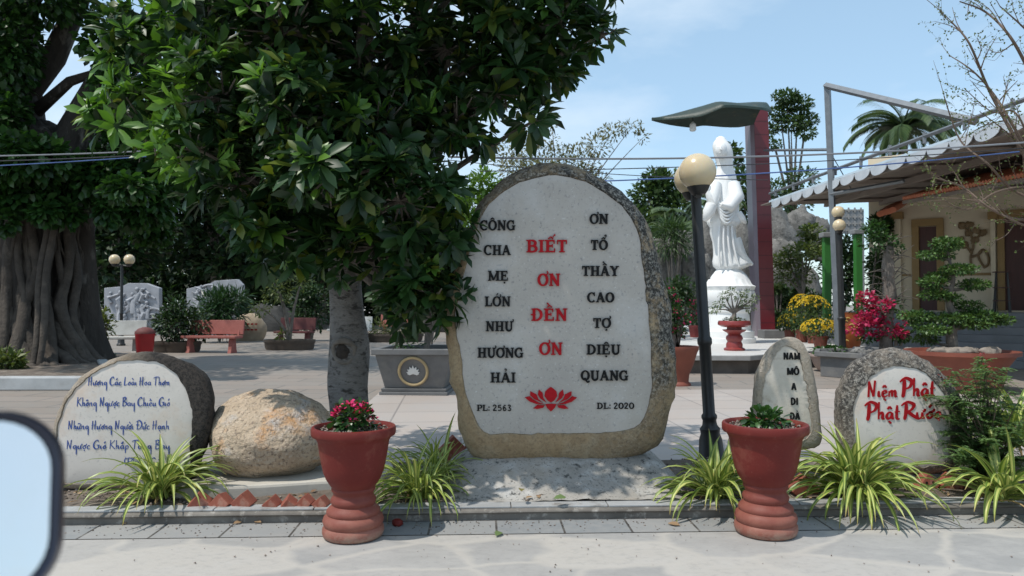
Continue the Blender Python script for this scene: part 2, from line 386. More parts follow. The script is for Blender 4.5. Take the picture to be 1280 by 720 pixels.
def ribbon(mb, pts, w, k, depth, y):
    """pen stroke in xz, front face at y-depth"""
    n = len(pts); w = w if hasattr(w, '__len__') else [w]*n
    if hasattr(w, '__len__') and len(w) != n: w = [w[0]+(w[-1]-w[0])*i/(n-1) for i in range(n)]
    fr = []; closed = n > 3 and math.dist(pts[0], pts[-1]) < 1e-4
    for i in range(n):
        a = pts[i-1] if i else (pts[-2] if closed else pts[0]); b = pts[i+1] if i < n-1 else (pts[1] if closed else pts[-1])
        dx, dy = b[0]-a[0], b[1]-a[1]; l = math.hypot(dx, dy) or 1; nx, ny = -dy/l, dx/l
        fr.append(((pts[i][0]+nx*w[i]/2, pts[i][1]+ny*w[i]/2), (pts[i][0]-nx*w[i]/2, pts[i][1]-ny*w[i]/2)))
    vs = []
    for (a, b) in fr:
        for yy in (y-depth, y): vs += [(k(a)[0], yy, k(a)[1]), (k(b)[0], yy, k(b)[1])]
    fs = []
    for i in range(n-1):
        p, q = i*4, (i+1)*4
        fs += [(p, q, q+1, p+1), (p, p+2, q+2, q), (p+1, q+1, q+3, p+3)]
    fs += [(0, 1, 3, 2), ((n-1)*4, (n-1)*4+2, (n-1)*4+3, (n-1)*4+1)]
    mb.add(vs, fs)
def write(text, font, x0, x1, z, h, y, depth, m, parent, name='lettering', label=None, slant=0):
    """a line of letters from x0 to x1 on the plane y (local), cap height h"""
    runs = []; x = 0
    for ch in text:
        bar = ch in 'ĐđD' and ch in 'Đđ'
        dec = unicodedata.normalize('NFD', 'D' if ch == 'Đ' else ('d' if ch == 'đ' else ch)); base = dec[0]
        if base == ' ': x += .3; continue
        adv, cx, o = font.glyph(base)
        if bar: o = o + [([(-.04, .5), (.36, .5)], .1)]
        font.marks(o, cx, base, dec[1:])
        runs.append((x, o)); x += adv + (.04 if isinstance(font, Slab) else 0)
    sx = (x1-x0)/x; mb = MB(); j = 0
    for gx, o in runs:
        for pts, w in o:
            k = lambda q, gx=gx: (x0 + (gx+q[0])*sx + slant*q[1]*h, z + q[1]*h)
            j += 1
            # widths live in letter space: keep them isotropic by scaling points first
            q2 = [k(q) for q in pts]; ws = [v*h for v in w] if hasattr(w, '__len__') else w*h
            if not hasattr(w, '__len__') and len(pts) == 2 and abs(pts[0][0]-pts[1][0]) < 1e-6: ws = w*min(h, sx*1.15)
            ribbon(mb, q2, ws, lambda q: q, depth + (j % 9)*.00035, y)
    me = bpy.data.meshes.new(name); me.from_pydata(mb.v, [], mb.f); bm = bmesh.new(); bm.from_mesh(me)
    bmesh.ops.recalc_face_normals(bm, faces=bm.faces); bm.to_mesh(me); bm.free(); me.materials.append(m)
    o = link(bpy.data.objects.new(name, me), parent)
    if label: o['label'] = label
    return o

# ------------------------------------------------------------------ ground, road, kerb
def ground_mats():
    M = {}
    # grey slate slabs of the plaza
    m, nt, b = newmat('plaza_slabs'); v = vec(nt, rot=(0, 0, R(3)))
    br = nt.nodes.new('ShaderNodeTexBrick'); nt.links.new(v, br.inputs['Vector'])
    br.inputs['Color1'].default_value = (.215, .18, .15, 1); br.inputs['Color2'].default_value = (.26, .215, .18, 1); br.inputs['Mortar'].default_value = (.09, .088, .085, 1)
    br.inputs['Scale'].default_value = 1; br.inputs['Brick Width'].default_value = 1.1; br.inputs['Row Height'].default_value = .55; br.inputs['Mortar Size'].default_value = .012; br.inputs['Bias'].default_value = .0
    c = mixc(nt, ramp(nt, noise_tex(nt, v, .7, 7, .65), [(.4, 0), (.75, .7)]), br.outputs['Color'], (.245, .235, .215))
    c = mixc(nt, ramp(nt, noise_tex(nt, v, 5, 6, .7), [(.5, 0), (.8, .4)]), c, (.16, .16, .16))
    nt.links.new(c, b.inputs['Base Color']); b.inputs['Roughness'].default_value = .7; bump(nt, b, noise_tex(nt, v, 30, 5), .2, .004); M['plaza'] = m
    # pale large tiles of the path
    m, nt, b = newmat('path_tiles'); v = vec(nt, rot=(0, 0, R(-2)), loc=(.3, .1, 0))
    br = nt.nodes.new('ShaderNodeTexBrick'); nt.links.new(v, br.inputs['Vector']); br.offset = 0
    br.inputs['Color1'].default_value = (.36, .31, .275, 1); br.inputs['Color2'].default_value = (.41, .355, .315, 1); br.inputs['Mortar'].default_value = (.22, .19, .17, 1)
    br.inputs['Scale'].default_value = 1; br.inputs['Brick Width'].default_value = .8; br.inputs['Row Height'].default_value = .8; br.inputs['Mortar Size'].default_value = .012
    c = mixc(nt, ramp(nt, noise_tex(nt, v, 1.3, 7, .65), [(.4, 0), (.8, .6)]), br.outputs['Color'], (.36, .35, .34))
    nt.links.new(c, b.inputs['Base Color']); b.inputs['Roughness'].default_value = .6; bump(nt, b, noise_tex(nt, v, 40, 5), .15, .003); M['path'] = m
    # irregular flagstones of the road, wide sandy joints
    m, nt, b = newmat('road_flagstones'); v0 = vec(nt, (1.15, 1.7, 1))
    nz = nt.nodes.new('ShaderNodeTexNoise'); nz.inputs['Scale'].default_value = 1.6; nz.inputs['Detail'].default_value = 4; nt.links.new(v0, nz.inputs['Vector'])
    va = nt.nodes.new('ShaderNodeVectorMath'); va.operation = 'MULTIPLY_ADD'; va.inputs[1].default_value = (.5, .5, 0); nt.links.new(nz.outputs['Color'], va.inputs[0]); nt.links.new(v0, va.inputs[2])
    vo = nt.nodes.new('ShaderNodeTexVoronoi'); vo.feature = 'DISTANCE_TO_EDGE'; vo.inputs['Scale'].default_value = 1.25; nt.links.new(va.outputs[0], vo.inputs['Vector'])
    vc = nt.nodes.new('ShaderNodeTexVoronoi'); vc.inputs['Scale'].default_value = 1.25; nt.links.new(va.outputs[0], vc.inputs['Vector'])
    sep = nt.nodes.new('ShaderNodeSeparateColor'); nt.links.new(vc.outputs['Color'], sep.inputs[0])
    stone = ramp(nt, sep.outputs[0], [(.1, (.265, .26, .252)), (.5, (.325, .31, .292)), (.9, (.41, .382, .345))])
    stone = mixc(nt, ramp(nt, noise_tex(nt, v0, 3, 8, .65, .6), [(.4, 0), (.75, .55)]), stone, (.43, .41, .385))
    stone = mixc(nt, ramp(nt, noise_tex(nt, v0, 14, 8, .7), [(.5, 0), (.72, .55)]), stone, (.22, .218, .21))
    j = mixc(nt, noise_tex(nt, v0, 4, 6, .6), (.38, .352, .315), (.46, .43, .39))
    c = mixc(nt, ramp(nt, vo.outputs['Distance'], [(.012, .15), (.075, .9)]), j, stone)
    nt.links.new(c, b.inputs['Base Color']); b.inputs['Roughness'].default_value = .75
    bump(nt, b, mixc(nt, .5, ramp(nt, vo.outputs['Distance'], [(.03, 0), (.1, 1)]), ramp(nt, noise_tex(nt, v0, 9, 8, .7), [(.3, 0), (.7, 1)])), .35, .008); M['road'] = m
    # gutter slabs
    m, nt, b = newmat('gutter_slabs'); v = vec(nt, loc=(.1, .01, 0))
    br = nt.nodes.new('ShaderNodeTexBrick'); nt.links.new(v, br.inputs['Vector']); br.offset = .0
    br.inputs['Color1'].default_value = (.20, .21, .215, 1); br.inputs['Color2'].default_value = (.28, .275, .265, 1); br.inputs['Mortar'].default_value = (.045, .04, .035, 1)
    br.inputs['Scale'].default_value = 1; br.inputs['Brick Width'].default_value = .4; br.inputs['Row Height'].default_value = .6; br.inputs['Mortar Size'].default_value = .007
    c = mixc(nt, ramp(nt, noise_tex(nt, v, 9, 8, .7), [(.45, 0), (.8, .6)]), br.outputs['Color'], (.33, .31, .285))
    c = mixc(nt, ramp(nt, noise_tex(nt, v, 26, 8, .7), [(.58, 0), (.8, .7)]), c, (.12, .11, .1))
    nt.links.new(c, b.inputs['Base Color']); b.inputs['Roughness'].default_value = .75; bump(nt, b, noise_tex(nt, v, 70, 5), .3, .003); M['gutter'] = m
    return M
GM = ground_mats()
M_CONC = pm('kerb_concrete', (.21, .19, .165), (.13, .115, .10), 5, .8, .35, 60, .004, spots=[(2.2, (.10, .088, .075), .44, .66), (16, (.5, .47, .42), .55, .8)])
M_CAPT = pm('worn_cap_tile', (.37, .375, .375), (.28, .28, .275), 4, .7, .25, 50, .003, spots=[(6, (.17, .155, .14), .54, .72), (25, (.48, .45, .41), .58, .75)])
M_MOUND = pm('rough_cement', (.37, .345, .31), (.24, .225, .20), 3.2, .85, .7, 26, .012, spots=[(7, (.46, .45, .43), .5, .75), (20, (.06, .06, .055), .56, .66), (55, (.09, .09, .085), .56, .66), (2, (.33, .28, .22), .58, .8)])
M_SLAB = pm('cream_cement', (.50, .465, .40), (.42, .39, .335), 5, .8, .3, 50, .004, spots=[(9, (.36, .31, .25), .6, .8)])
M_SOIL = pm('dry_soil', (.17, .135, .105), (.085, .065, .05), 9, .95, .9, 40, .02, spots=[(5, (.28, .24, .195), .5, .72)])
M_GRIT = pm('pale_grit', (.46, .43, .38), (.30, .27, .23), 14, .95, .8, 60, .01)
KA = math.atan(.04)
def sheet(name, x0, x1, y0, y1, z, m, rot=False, label=None):
    o = MB().add([(x0, y0, 0), (x1, y0, 0), (x1, y1, 0), (x0, y1, 0)], [(0, 1, 2, 3)]).build(name, m)
    o.location = (0, 0, z)
    if rot: o.location.y = 4.63; o.rotation_euler.z = KA
    return tag(o, kind='structure')
sheet('ground', -500, 500, -300, 900, 0, GM['plaza'])
sheet('path', -1.75, 7.5, 1.2, 6.9, .004, GM['path'], True)
sheet('road', -60, 60, -60, -.28, .004, GM['road'], True)
sheet('gutter', -60, 60, -.28, .02, .008, GM['gutter'], True)
kb = MB()
prof = [(0, 0), (0, .045), (-.010, .049), (-.018, .058), (-.014, .066), (-.002, .070), (.004, .076), (.11, .076), (.11, 0)]
n = 60
vs = []; fs = []
for i in range(n+1):
    x = -9 + 18*i/n
    for (y, z) in prof: vs.append((x, y + .004*noise.noise(Vector((x*2, 1, 0))), z + .005*noise.noise(Vector((x*1.3, z*9, 4)))))
k = len(prof)
for i in range(n):
    for j in range(k): fs.append((i*k+j, i*k+(j+1) % k, (i+1)*k+(j+1) % k, (i+1)*k+j))
capb = MB()
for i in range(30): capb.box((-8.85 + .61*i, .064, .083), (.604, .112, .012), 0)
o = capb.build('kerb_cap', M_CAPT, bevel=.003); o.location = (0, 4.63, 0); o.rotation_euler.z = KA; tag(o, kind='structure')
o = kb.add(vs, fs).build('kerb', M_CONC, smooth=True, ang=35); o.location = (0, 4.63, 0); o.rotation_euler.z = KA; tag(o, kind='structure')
def field(name, x0, x1, y0, y1, nx, ny, fz, m, kind='structure', rot=True):
    vs = []; fs = []
    for j in range(ny+1):
        for i in range(nx+1):
            x = x0+(x1-x0)*i/nx; y = y0+(y1-y0)*j/ny; vs.append((x, y, fz(x, y)))
    for j in range(ny):
        for i in range(nx): a = j*(nx+1)+i; fs.append((a, a+1, a+nx+2, a+nx+1))
    o = MB().add(vs, fs).build(name, m, smooth=True, ang=180)
    if rot: o.location = (0, 4.63, 0); o.rotation_euler.z = KA
    return tag(o, kind=kind)
def soil_z(x, y): return .075 + .03*noise.noise(Vector((x*2.3, y*2.3, 0))) + .015*noise.noise(Vector((x*9, y*9, 1))) + .03*min(1, max(0, y-.2)) - max(0, (y-1.25))*.55
field('soil', -9, 9, .115, 1.5, 260, 30, soil_z, M_SOIL)
def bed(x, y):           # kerb-local to world
    c, s = math.cos(KA), math.sin(KA); return Vector((x*c - y*s, 4.63 + x*s + y*c, 0))

# grit, crumbs and dead leaves on the bed
M_PEB = leafmat('grit_bits', (.08, .06, .048), (.27, .22, .185), 0, .9)
M_LITTER = leafmat('dead_leaves', (.16, .075, .035), (.33, .22, .12), .1, .8)
def scatter_bits(name, spots, m, size, parent=None):
    V = []; A = []
    base = np.array([(1, 0, 0), (-.6, .8, 0), (-.5, -.9, .1), (0, 0, .8), (.1, 0, -.6)])
    F_ = np.array([(0, 1, 3), (1, 2, 3), (2, 0, 3), (1, 0, 4), (2, 1, 4), (0, 2, 4)])
    P_ = np.array(spots); n = len(P_)
    s = RNG.uniform(.4, 1.3, (n, 1, 1))*size; ang = RNG.uniform(0, 6.28, n)
    ca, sa = np.cos(ang)[:, None], np.sin(ang)[:, None]
    b = base[None]*RNG.uniform(.6, 1.4, (n, 5, 3))
    x = b[..., 0]*ca - b[..., 1]*sa; y = b[..., 0]*sa + b[..., 1]*ca
    V = np.stack([x, y, b[..., 2]*.8], -1)*s + P_[:, None, :]
    return np_mesh(name, V.reshape(-1, 3), [((np.arange(n)*5)[:, None, None] + F_[None]).reshape(-1, 3)], m, parent)
sp = []
for i in range(5200):
    x = random.uniform(-4.2, 4.6); y = random.uniform(.12, 1.25)
    if noise.noise(Vector((x*1.3, y*1.3, 5))) + random.uniform(-.35, .35) < 0: continue
    w = bed(x, y); sp.append((w.x, w.y, soil_z(x, y)+.003))
tag(scatter_bits('gravel', sp, M_PEB, .013), kind='stuff')
lp = []
for i in range(420):
    x = random.uniform(-4, 4.4); y = random.uniform(.13, 1.2)
    w = bed(x, y); lp.append((w.x, w.y, soil_z(x, y)+.012))
o = leaves('leaf_litter', M_LITTER, None, lp, rnd(len(lp))*np.array([1, 1, .25]), np.array([0, 0, 1.0])+rnd(len(lp))*.4, RNG.uniform(.03, .07, len(lp)), RNG.uniform(.015, .035, len(lp)), True); tag(o, kind='stuff')

sp = []
for i in range(900):
    x = random.gauss(0, 3); y = -.02-abs(random.gauss(0, .13)) if i % 3 else random.uniform(-1.6, -.05); w = bed(x, y); sp.append((w.x, w.y, .010))
tag(scatter_bits('grit', sp, M_PEB, .0065), kind='stuff')

# ------------------------------------------------------------------ inscribed stones
M_FACE = pm('dressed_granite', (.455, .418, .37), (.36, .33, .295), 2.2, .6, .3, 70, .004, spots=[(46, (.20, .20, .20), .56, .72), (60, (.62, .62, .61), .60, .74), (2.0, (.43, .385, .34), .62, .85), (1.1, (.5, .5, .5), .5, .8)])
M_FACE_W = pm('pale_dressed_granite', (.60, .555, .505), (.52, .48, .435), 3.5, .6, .15, 120, .002, spots=[(2.4, (.50, .36, .26), .52, .74), (46, (.36, .34, .32), .57, .74), (1.6, (.40, .38, .35), .55, .8)])
def rockmat(name, base, base2, dark, tan, zlo, zhi, side=0, amt=(.38, .58), sc=3.5, speck=.7, white=(.42, .39, .34)):
    """rough stone: lichen-black crust by height (dark above zlo..zhi) and ochre below, in object space"""
    m, nt, b = newmat(name); v = vec(nt)
    col = ramp(nt, noise_tex(nt, v, 9, 8, .7), [(.3, base2), (.7, base)])
    col = mixc(nt, ramp(nt, noise_tex(nt, v, 4, 6, .65), [(.5, 0), (.66, .85)]), col, tan)
    col = mixc(nt, ramp(nt, noise_tex(nt, v, 48, 8, .8), [(.50, 0), (.58, speck)]), col, tuple(x*.3 for x in base))
    sx = nt.nodes.new('ShaderNodeSeparateXYZ'); nt.links.new(v, sx.inputs[0])
    mr = nt.nodes.new('ShaderNodeMapRange'); mr.inputs[1].default_value = zlo; mr.inputs[2].default_value = zhi; nt.links.new(sx.outputs['Z'], mr.inputs[0])
    ad = nt.nodes.new('ShaderNodeMath'); ad.operation = 'MULTIPLY_ADD'; ad.inputs[1].default_value = side; nt.links.new(sx.outputs['X'], ad.inputs[0]); nt.links.new(mr.outputs[0], ad.inputs[2])
    nn = noise_tex(nt, v, sc, 9, .75)
    mu = nt.nodes.new('ShaderNodeMath'); mu.operation = 'MULTIPLY'; mu.use_clamp = True; nt.links.new(ad.outputs[0], mu.inputs[0]); nt.links.new(ramp(nt, nn, [amt[0] and (amt[0], 0) or (0, 0), (amt[1], 1)]), mu.inputs[1])
    crust = ramp(nt, noise_tex(nt, v, 42, 9, .85), [(.45, dark), (.51, tuple(min(1, x*2.2+.02) for x in dark)), (.56, white)])
    col = mixc(nt, mu.outputs[0], col, crust)
    nt.links.new(col, b.inputs['Base Color']); b.inputs['Roughness'].default_value = .9
    bump(nt, b, noise_tex(nt, v, 16, 9, .78), 1.0, .05)
    return m
def polar(outline, c, n):
    """radius of a star-shaped outline about c for n even angles"""
    pts = catmull(list(outline) + [outline[0]], 4); out = []
    for i in range(n):
        t = 2*PI*i/n; d = (math.cos(t), math.sin(t)); best = 0
        for a, b in zip(pts[:-1], pts[1:]):
            ax, ay = a[0]-c[0], a[1]-c[1]; ex, ey = b[0]-a[0], b[1]-a[1]
            den = d[0]*ey - d[1]*ex
            if abs(den) < 1e-12: continue
            r = (ax*ey - ay*ex)/den; u = (ax*d[1] - ay*d[0])/den
            if -1e-6 <= u <= 1+1e-6 and r > best: best = r
        out.append(best)
    return out
def sign_stone(name, label, outer, face, c, base, D, t, back, rock, facem, seed=1, rough=.03, N=120):
    root = thing(name, label, 'inscribed stone', P(base[0], base[1], D))
    org = root.location
    def loc(p, d): w = P(p[0], p[1], d) - org; return (w.x, w.z)
    ro = polar([loc(p, D) for p in outer], loc(c, D), N); co_ = loc(c, D)
    rf = polar([loc(p, D-t) for p in face], loc(c, D-t), N); cf = loc(c, D-t)
    rings = []
    edge = [.016*noise.noise(Vector((math.cos(2*PI*i/N)*5+seed, math.sin(2*PI*i/N)*5, 3))) + .010*noise.noise(Vector((math.cos(2*PI*i/N)*17+seed, math.sin(2*PI*i/N)*17, 3))) for i in range(N)]
    def ring(f, y, amp, shift, jag=0):
        q = []
        for i in range(N):
            a = 2*PI*i/N
            r = f(i) + jag*edge[i]; x = cf[0]+(co_[0]-cf[0])*shift + r*math.cos(a); z = cf[1]+(co_[1]-cf[1])*shift + r*math.sin(a)
            d = noise.noise(Vector((x*4+seed, y*4, z*4)))*.6 + noise.noise(Vector((x*13, y*13+seed, z*13)))*.4 + noise.noise(Vector((x*30, y*30+seed, z*30)))*.25
            q.append((x + math.cos(a)*d*amp, y - abs(d)*amp*.4, z + math.sin(a)*d*amp))
        return q
    rings.append(ring(lambda i: rf[i]*.985, -t+.02, 0, 0, 1))
    rings.append(ring(lambda i: rf[i]*1.0, -t-.004, .004, 0, 1))
    for u in (.12, .3, .5, .7, .86, 1):
        s = math.sin(u*PI/2); rings.append(ring(lambda i: rf[i] + (ro[i]-rf[i])*s, -t*(1-(1-math.cos(u*PI/2))), rough*(.5+.5*u) if u < 1 else rough*.6, u))
    for u in (.2, .45, .7, .88, .97):
        s = math.cos(u*PI/2); rings.append(ring(lambda i: ro[i]*(.25+.75*s), back*math.sin(u*PI/2), rough, 1))
    vs = [v for r in rings for v in r]; fs = []
    for j in range(len(rings)-1):
        for i in range(N): fs.append((j*N+i, j*N+(i+1) % N, (j+1)*N+(i+1) % N, (j+1)*N+i))
    fs.append(tuple((len(rings)-1)*N+i for i in range(N)))
    MB().add(vs, fs).build('rock_body', rock, root, smooth=True, ang=60)
    fv = [(cf[0], -t, cf[1])]; ff = []
    for q in (.33, .66, .93, .99):
        for i in range(N):
            a = 2*PI*i/N; fv.append((cf[0]+(rf[i]+edge[i])*q*math.cos(a), -t + (0 if q < .95 else .006), cf[1]+(rf[i]+edge[i])*q*math.sin(a)))
    for i in range(N):
        ff.append((0, 1+i, 1+(i+1) % N))
        for j in range(3): ff.append((1+j*N+i, 1+(j+1)*N+i, 1+(j+1)*N+(i+1) % N, 1+j*N+(i+1) % N))
    MB().add(fv, ff).build('dressed_face', facem, root, smooth=True, ang=80)
    return root, (lambda px, py: loc((px, py), D-t)), -t
M_BLACK = pm('black_paint_letter', (.006, .006, .006), (.009, .009, .009), 30, .6, 0, spec=.2)
M_REDL = pm('red_paint_letter', (.40, .008, .014), (.33, .006, .011), 30, .6, 0, spec=.15)
M_BLUEL = pm('blue_paint_letter', (.022, .05, .22), (.03, .075, .28), 60, .5, 0)
M_RED2 = pm('dark_red_paint_letter', (.33, .006, .010), (.26, .005, .008), 30, .6, 0, spec=.15)

# mound under the tall stone
mx0 = P(540, 600, 4.95).x; mx1 = P(876, 600, 5.0).x
def mound_z(x, y):
    u = (x - (mx0+mx1)/2)/((mx1-mx0)/2); e = max(0, 1-abs(u)**7); f = min(1, max(0, (y-.10)/.55)); f = f*f*(3-2*f)
    return -.02 + e*(.112 + .20*f) + .018*noise.noise(Vector((x*4, y*4, 2)))*e + .008*noise.noise(Vector((x*14, y*14, 2)))*e - max(0, y-1.05)*.35
o = field('concrete_mound', mx0-.12, mx1+.12, .105, 1.35, 90, 50, mound_z, M_MOUND, 'thing'); tag(o, 'rough grey cement mound carrying the tallest inscribed stone', 'plinth')
OUT = [(590,574),(577,540),(570,500),(562,450),(555,405),(556,380),(566,345),(577,310),(590,275),(605,250),(625,230),(650,214),(680,207),(710,208),(740,218),(765,232),(790,250),(806,275),(816,305),(825,335),(836,370),(841,410),(843,450),(842,490),(836,520),(827,548),(808,566),(770,574),(720,577),(660,579),(620,580)]
FAC = [(588,515),(580,490),(576,455),(569,410),(569,385),(578,345),(590,300),(603,265),(620,245),(645,229),(680,218),(705,218),(735,227),(765,245),(785,263),(797,290),(803,320),(808,360),(812,400),(815,440),(816,480),(813,505),(805,525),(792,538),(770,542),(700,543),(640,544),(610,542),(597,533)]
RK1 = rockmat('lichen_rock', (.58, .43, .26), (.42, .29, .16), (.028, .026, .022), (.56, .45, .30), .35, 1.1, .75, (.40, .56), 3, .4)
ST, PX, YF = sign_stone('memorial_stone', 'tall grey standing stone with black and red raised words and a red lotus', OUT, FAC, (695, 400), (700, 578), 5.3, .17, .30, RK1, M_FACE, 2, .05)
LT = Slab()
def put(root, PXf, yf, txt, px0, px1, pyb, hpx, font, m, dep=.014, label=None, slant=0, name='lettering'):
    a = PXf(px0, pyb); b = PXf(px1, pyb); h = PXf(px0, pyb-hpx)[1]-a[1]
    return write(txt, font, a[0], b[0], a[1], h, yf, dep, m, root, name, label, slant)
for t, a, b, y, h in (('CÔNG',600,645,288,12.5),('CHA',605,639,319,12.5),('MẸ',610,636,351,12.5),('LỚN',606,639,383,12.5),('NHƯ',607,642,414,12.5),('HƯƠNG',597,655,447,12.5),('HẢI',613,645,478,12.5),
                      ('ƠN',737,761,280,12.5),('TỔ',738,760,312.5,12.5),('THẦY',727,774,345,12.5),('CAO',734,768,378,12.5),('TỢ',741,764,410,12.5),('DIỆU',733,776,443,12.5),('QUANG',726,786,475.5,12.5)):
    put(ST, PX, YF, t, a, b, y, h, LT, M_BLACK)
for t, a, b, y, h in (('BIẾT',658,710,315.5,15.5),('ƠN',672,701,357.5,15.5),('ĐỀN',664,710,401,15.5),('ƠN',674,704,443.5,15.5)):
    put(ST, PX, YF, t, a, b, y, h, LT, M_REDL, label='red raised word')
for t, a, b, y in (('PL: 2563',596,640,513.5), ('DL: 2020',746,793,511)): put(ST, PX, YF, t, a, b, y, 7.6, LT, M_BLACK, .006)
PET = [[(505,532),(524,545),(541,562),(546,590),(526,620),(505,632)], [(582,550),(589,582),(572,608),(534,632),(553,602),(558,570)], [(637,560),(638,586),(610,611),(556,634),(584,612),(597,580)],
       [(672,600),(641,626),(600,641),(542,644),(580,634),(622,611),(642,592)], [(505,640),(541,642),(530,666),(505,690)], [(545,651),(590,647),(618,670),(590,673),(555,666)]]
lb = MB()
for i, pl in enumerate(PET):
    for sgn in (1, -1):
        pts = [(690.5 + sgn*(x-505)/5.143 - 2.0, 380 + y/5.143) for x, y in pl]
        if i in (0, 4): pts = pts + [(2*688.5 - x, y) for x, y in pts[::-1] if abs(x-688.5) > .5]
        q = [PX(*p) for p in pts]; lb.prism(q, YF-.010-.0007*i, YF)
        if i in (0, 4): break
lb.build('lotus_emblem', M_REDL, ST)

# round pale stone with blue handwriting, left
OUT2 = [(66,607),(62,575),(68,535),(75,512),(91,484),(110,466),(137,450),(163,441),(190,439),(215,446),(240,457),(258,475),(267,502),(265,530),(256,560),(246,590),(236,608),(150,612)]
FAC2 = [(78,604),(66,575),(71,539),(78,514),(93,487),(121,463),(157,450),(194,452),(221,468),(236,498),(241,530),(237,560),(231,598),(150,606)]
RK2 = rockmat('half_black_rock', (.50, .44, .36), (.36, .28, .20), (.016, .013, .011), (.45, .33, .22), .62, 1.3, 3.0, (.22, .40), 2.5, .2, (.07, .055, .045))
S2, PX2, Y2 = sign_stone('verse_stone', 'pale rounded stone with blue handwritten verse, its right flank black with lichen', OUT2, FAC2, (155, 540), (160, 608), 5.15, .07, .36, RK2, M_FACE_W, 5, .025)
BB = Brush()
for t, a, b, y, h in (('Hương Các Loài Hoa Thơm',110,213,481.5,10.5),('Không Ngược Bay Chiều Gió',96,213,507.5,11),('Những Hương Người Đức Hạnh',85,212,536.5,11),('Ngược Gió Khắp Tung Bay',83,213,561,11),('(Pháp Cú)',155,205,580,8)):
    put(S2, PX2, Y2, t, a, b, y, h, BB, M_BLUEL, .0015)
# upright stone and round stone, right
OUT3 = [(946,548),(943,510),(944,480),(950,458),(962,437),(976,424),(990,421),(1003,428),(1012,445),(1018,470),(1023,500),(1025,530),(1024,556),(985,562)]
FAC3 = [(954,545),(952,510),(954,482),(961,460),(971,441),(982,432),(993,434),(1001,450),(1007,475),(1012,505),(1013,545),(985,550)]
RK3 = rockmat('tan_rock', (.58, .51, .42), (.44, .37, .29), (.05, .045, .04), (.50, .40, .29), .2, 1.2, .6, (.60, .80), 4, .35)
M_FACE3 = pm('weathered_pale_stone', (.58, .525, .45), (.47, .415, .34), 6, .75, .4, 45, .006, spots=[(9, (.36, .29, .22), .6, .75), (50, (.3, .27, .24), .6, .74)])
S3, PX3, Y3 = sign_stone('prayer_stone', 'narrow upright tan stone with a column of black capitals', OUT3, FAC3, (984, 495), (985, 560), 5.35, .05, .2, RK3, M_FACE3, 9, .022)
SA = Slab(False, .25, .19)
for t, a, b, y in (('NAM',979,1000.5,449.5),('MÔ',983.5,999,468.5),('A',989,996,487.5),('DI',988,998,506),('ĐÀ',987,1000.5,524.5),('PHẬT',983,1007,543.5)):
    put(S3, PX3, Y3, t, a, b, y, 8.8, SA, M_BLACK, .004)
OUT4 = [(1056,580),(1047,545),(1046,500),(1053,473),(1068,454),(1090,441),(1112,434),(1138,440),(1160,452),(1182,472),(1202,498),(1210,530),(1208,560),(1196,586),(1125,592)]
FAC4 = [(1072,575),(1067,540),(1068,505),(1080,480),(1097,464),(1120,457),(1146,461),(1166,474),(1180,493),(1188,520),(1188,555),(1178,580),(1125,584)]
RK4 = rockmat('pitted_rock', (.50, .42, .33), (.32, .25, .19), (.04, .036, .032), (.45, .38, .30), -.4, .5, .0, (.32, .56), 5)
S4, PX4, Y4 = sign_stone('blessing_stone', 'round stone with pitted brown rim and red brush lettering beside the feathery shrub', OUT4, FAC4, (1125, 520), (1125, 590), 5.25, .10, .3, RK4, M_FACE_W, 14, .035)
BR2 = Brush(.085, .115)
for t, a, b, y, h in (('Niệm',1084,1123,496,20),('Phật',1127,1170,495,23),('Phật',1083,1126,524,22),('Rước',1129,1178,523,21)):
    put(S4, PX4, Y4, t, a, b, y, h, BR2, M_RED2, .004)
# boulder on its cream slab
BZ = G(335, 596, .15)
sl_ = MB(); sl_.slab(catmull([(-.86,-.12),(-.55,-.30),(-.1,-.27),(.3,-.16),(.72,-.02),(.78,.4),(.4,.62),(-.5,.6),(-.85,.3),(-.86,-.12)], 3)[:-1], -.1, .05)
o = sl_.build('cement_slab', M_SLAB, bevel=.02); o.location = (BZ.x+.02, BZ.y+.02, .10); tag(o, 'cream cement slab under the orange-streaked boulder', 'slab')
bc = P(337, 530, 5.3)
RKB = pm('granite_boulder', (.55, .44, .325), (.40, .305, .21), 5, .9, 1.0, 26, .035, spots=[(2.6, (.48, .24, .09), .52, .64), (3.3, (.45, .43, .41), .54, .66), (45, (.2, .15, .11), .53, .64), (80, (.62, .57, .5), .6, .72)])
o = MB().blob((0, 0, 0), (.46, .38, .31), 3, .14, 1.1, 64, 40, flat=-.27).build('boulder', RKB, smooth=True, ang=180); o.location = (bc.x, 5.36, .15+.26); tag(o, 'bare rounded granite boulder with orange streaks on a cream slab', 'boulder')

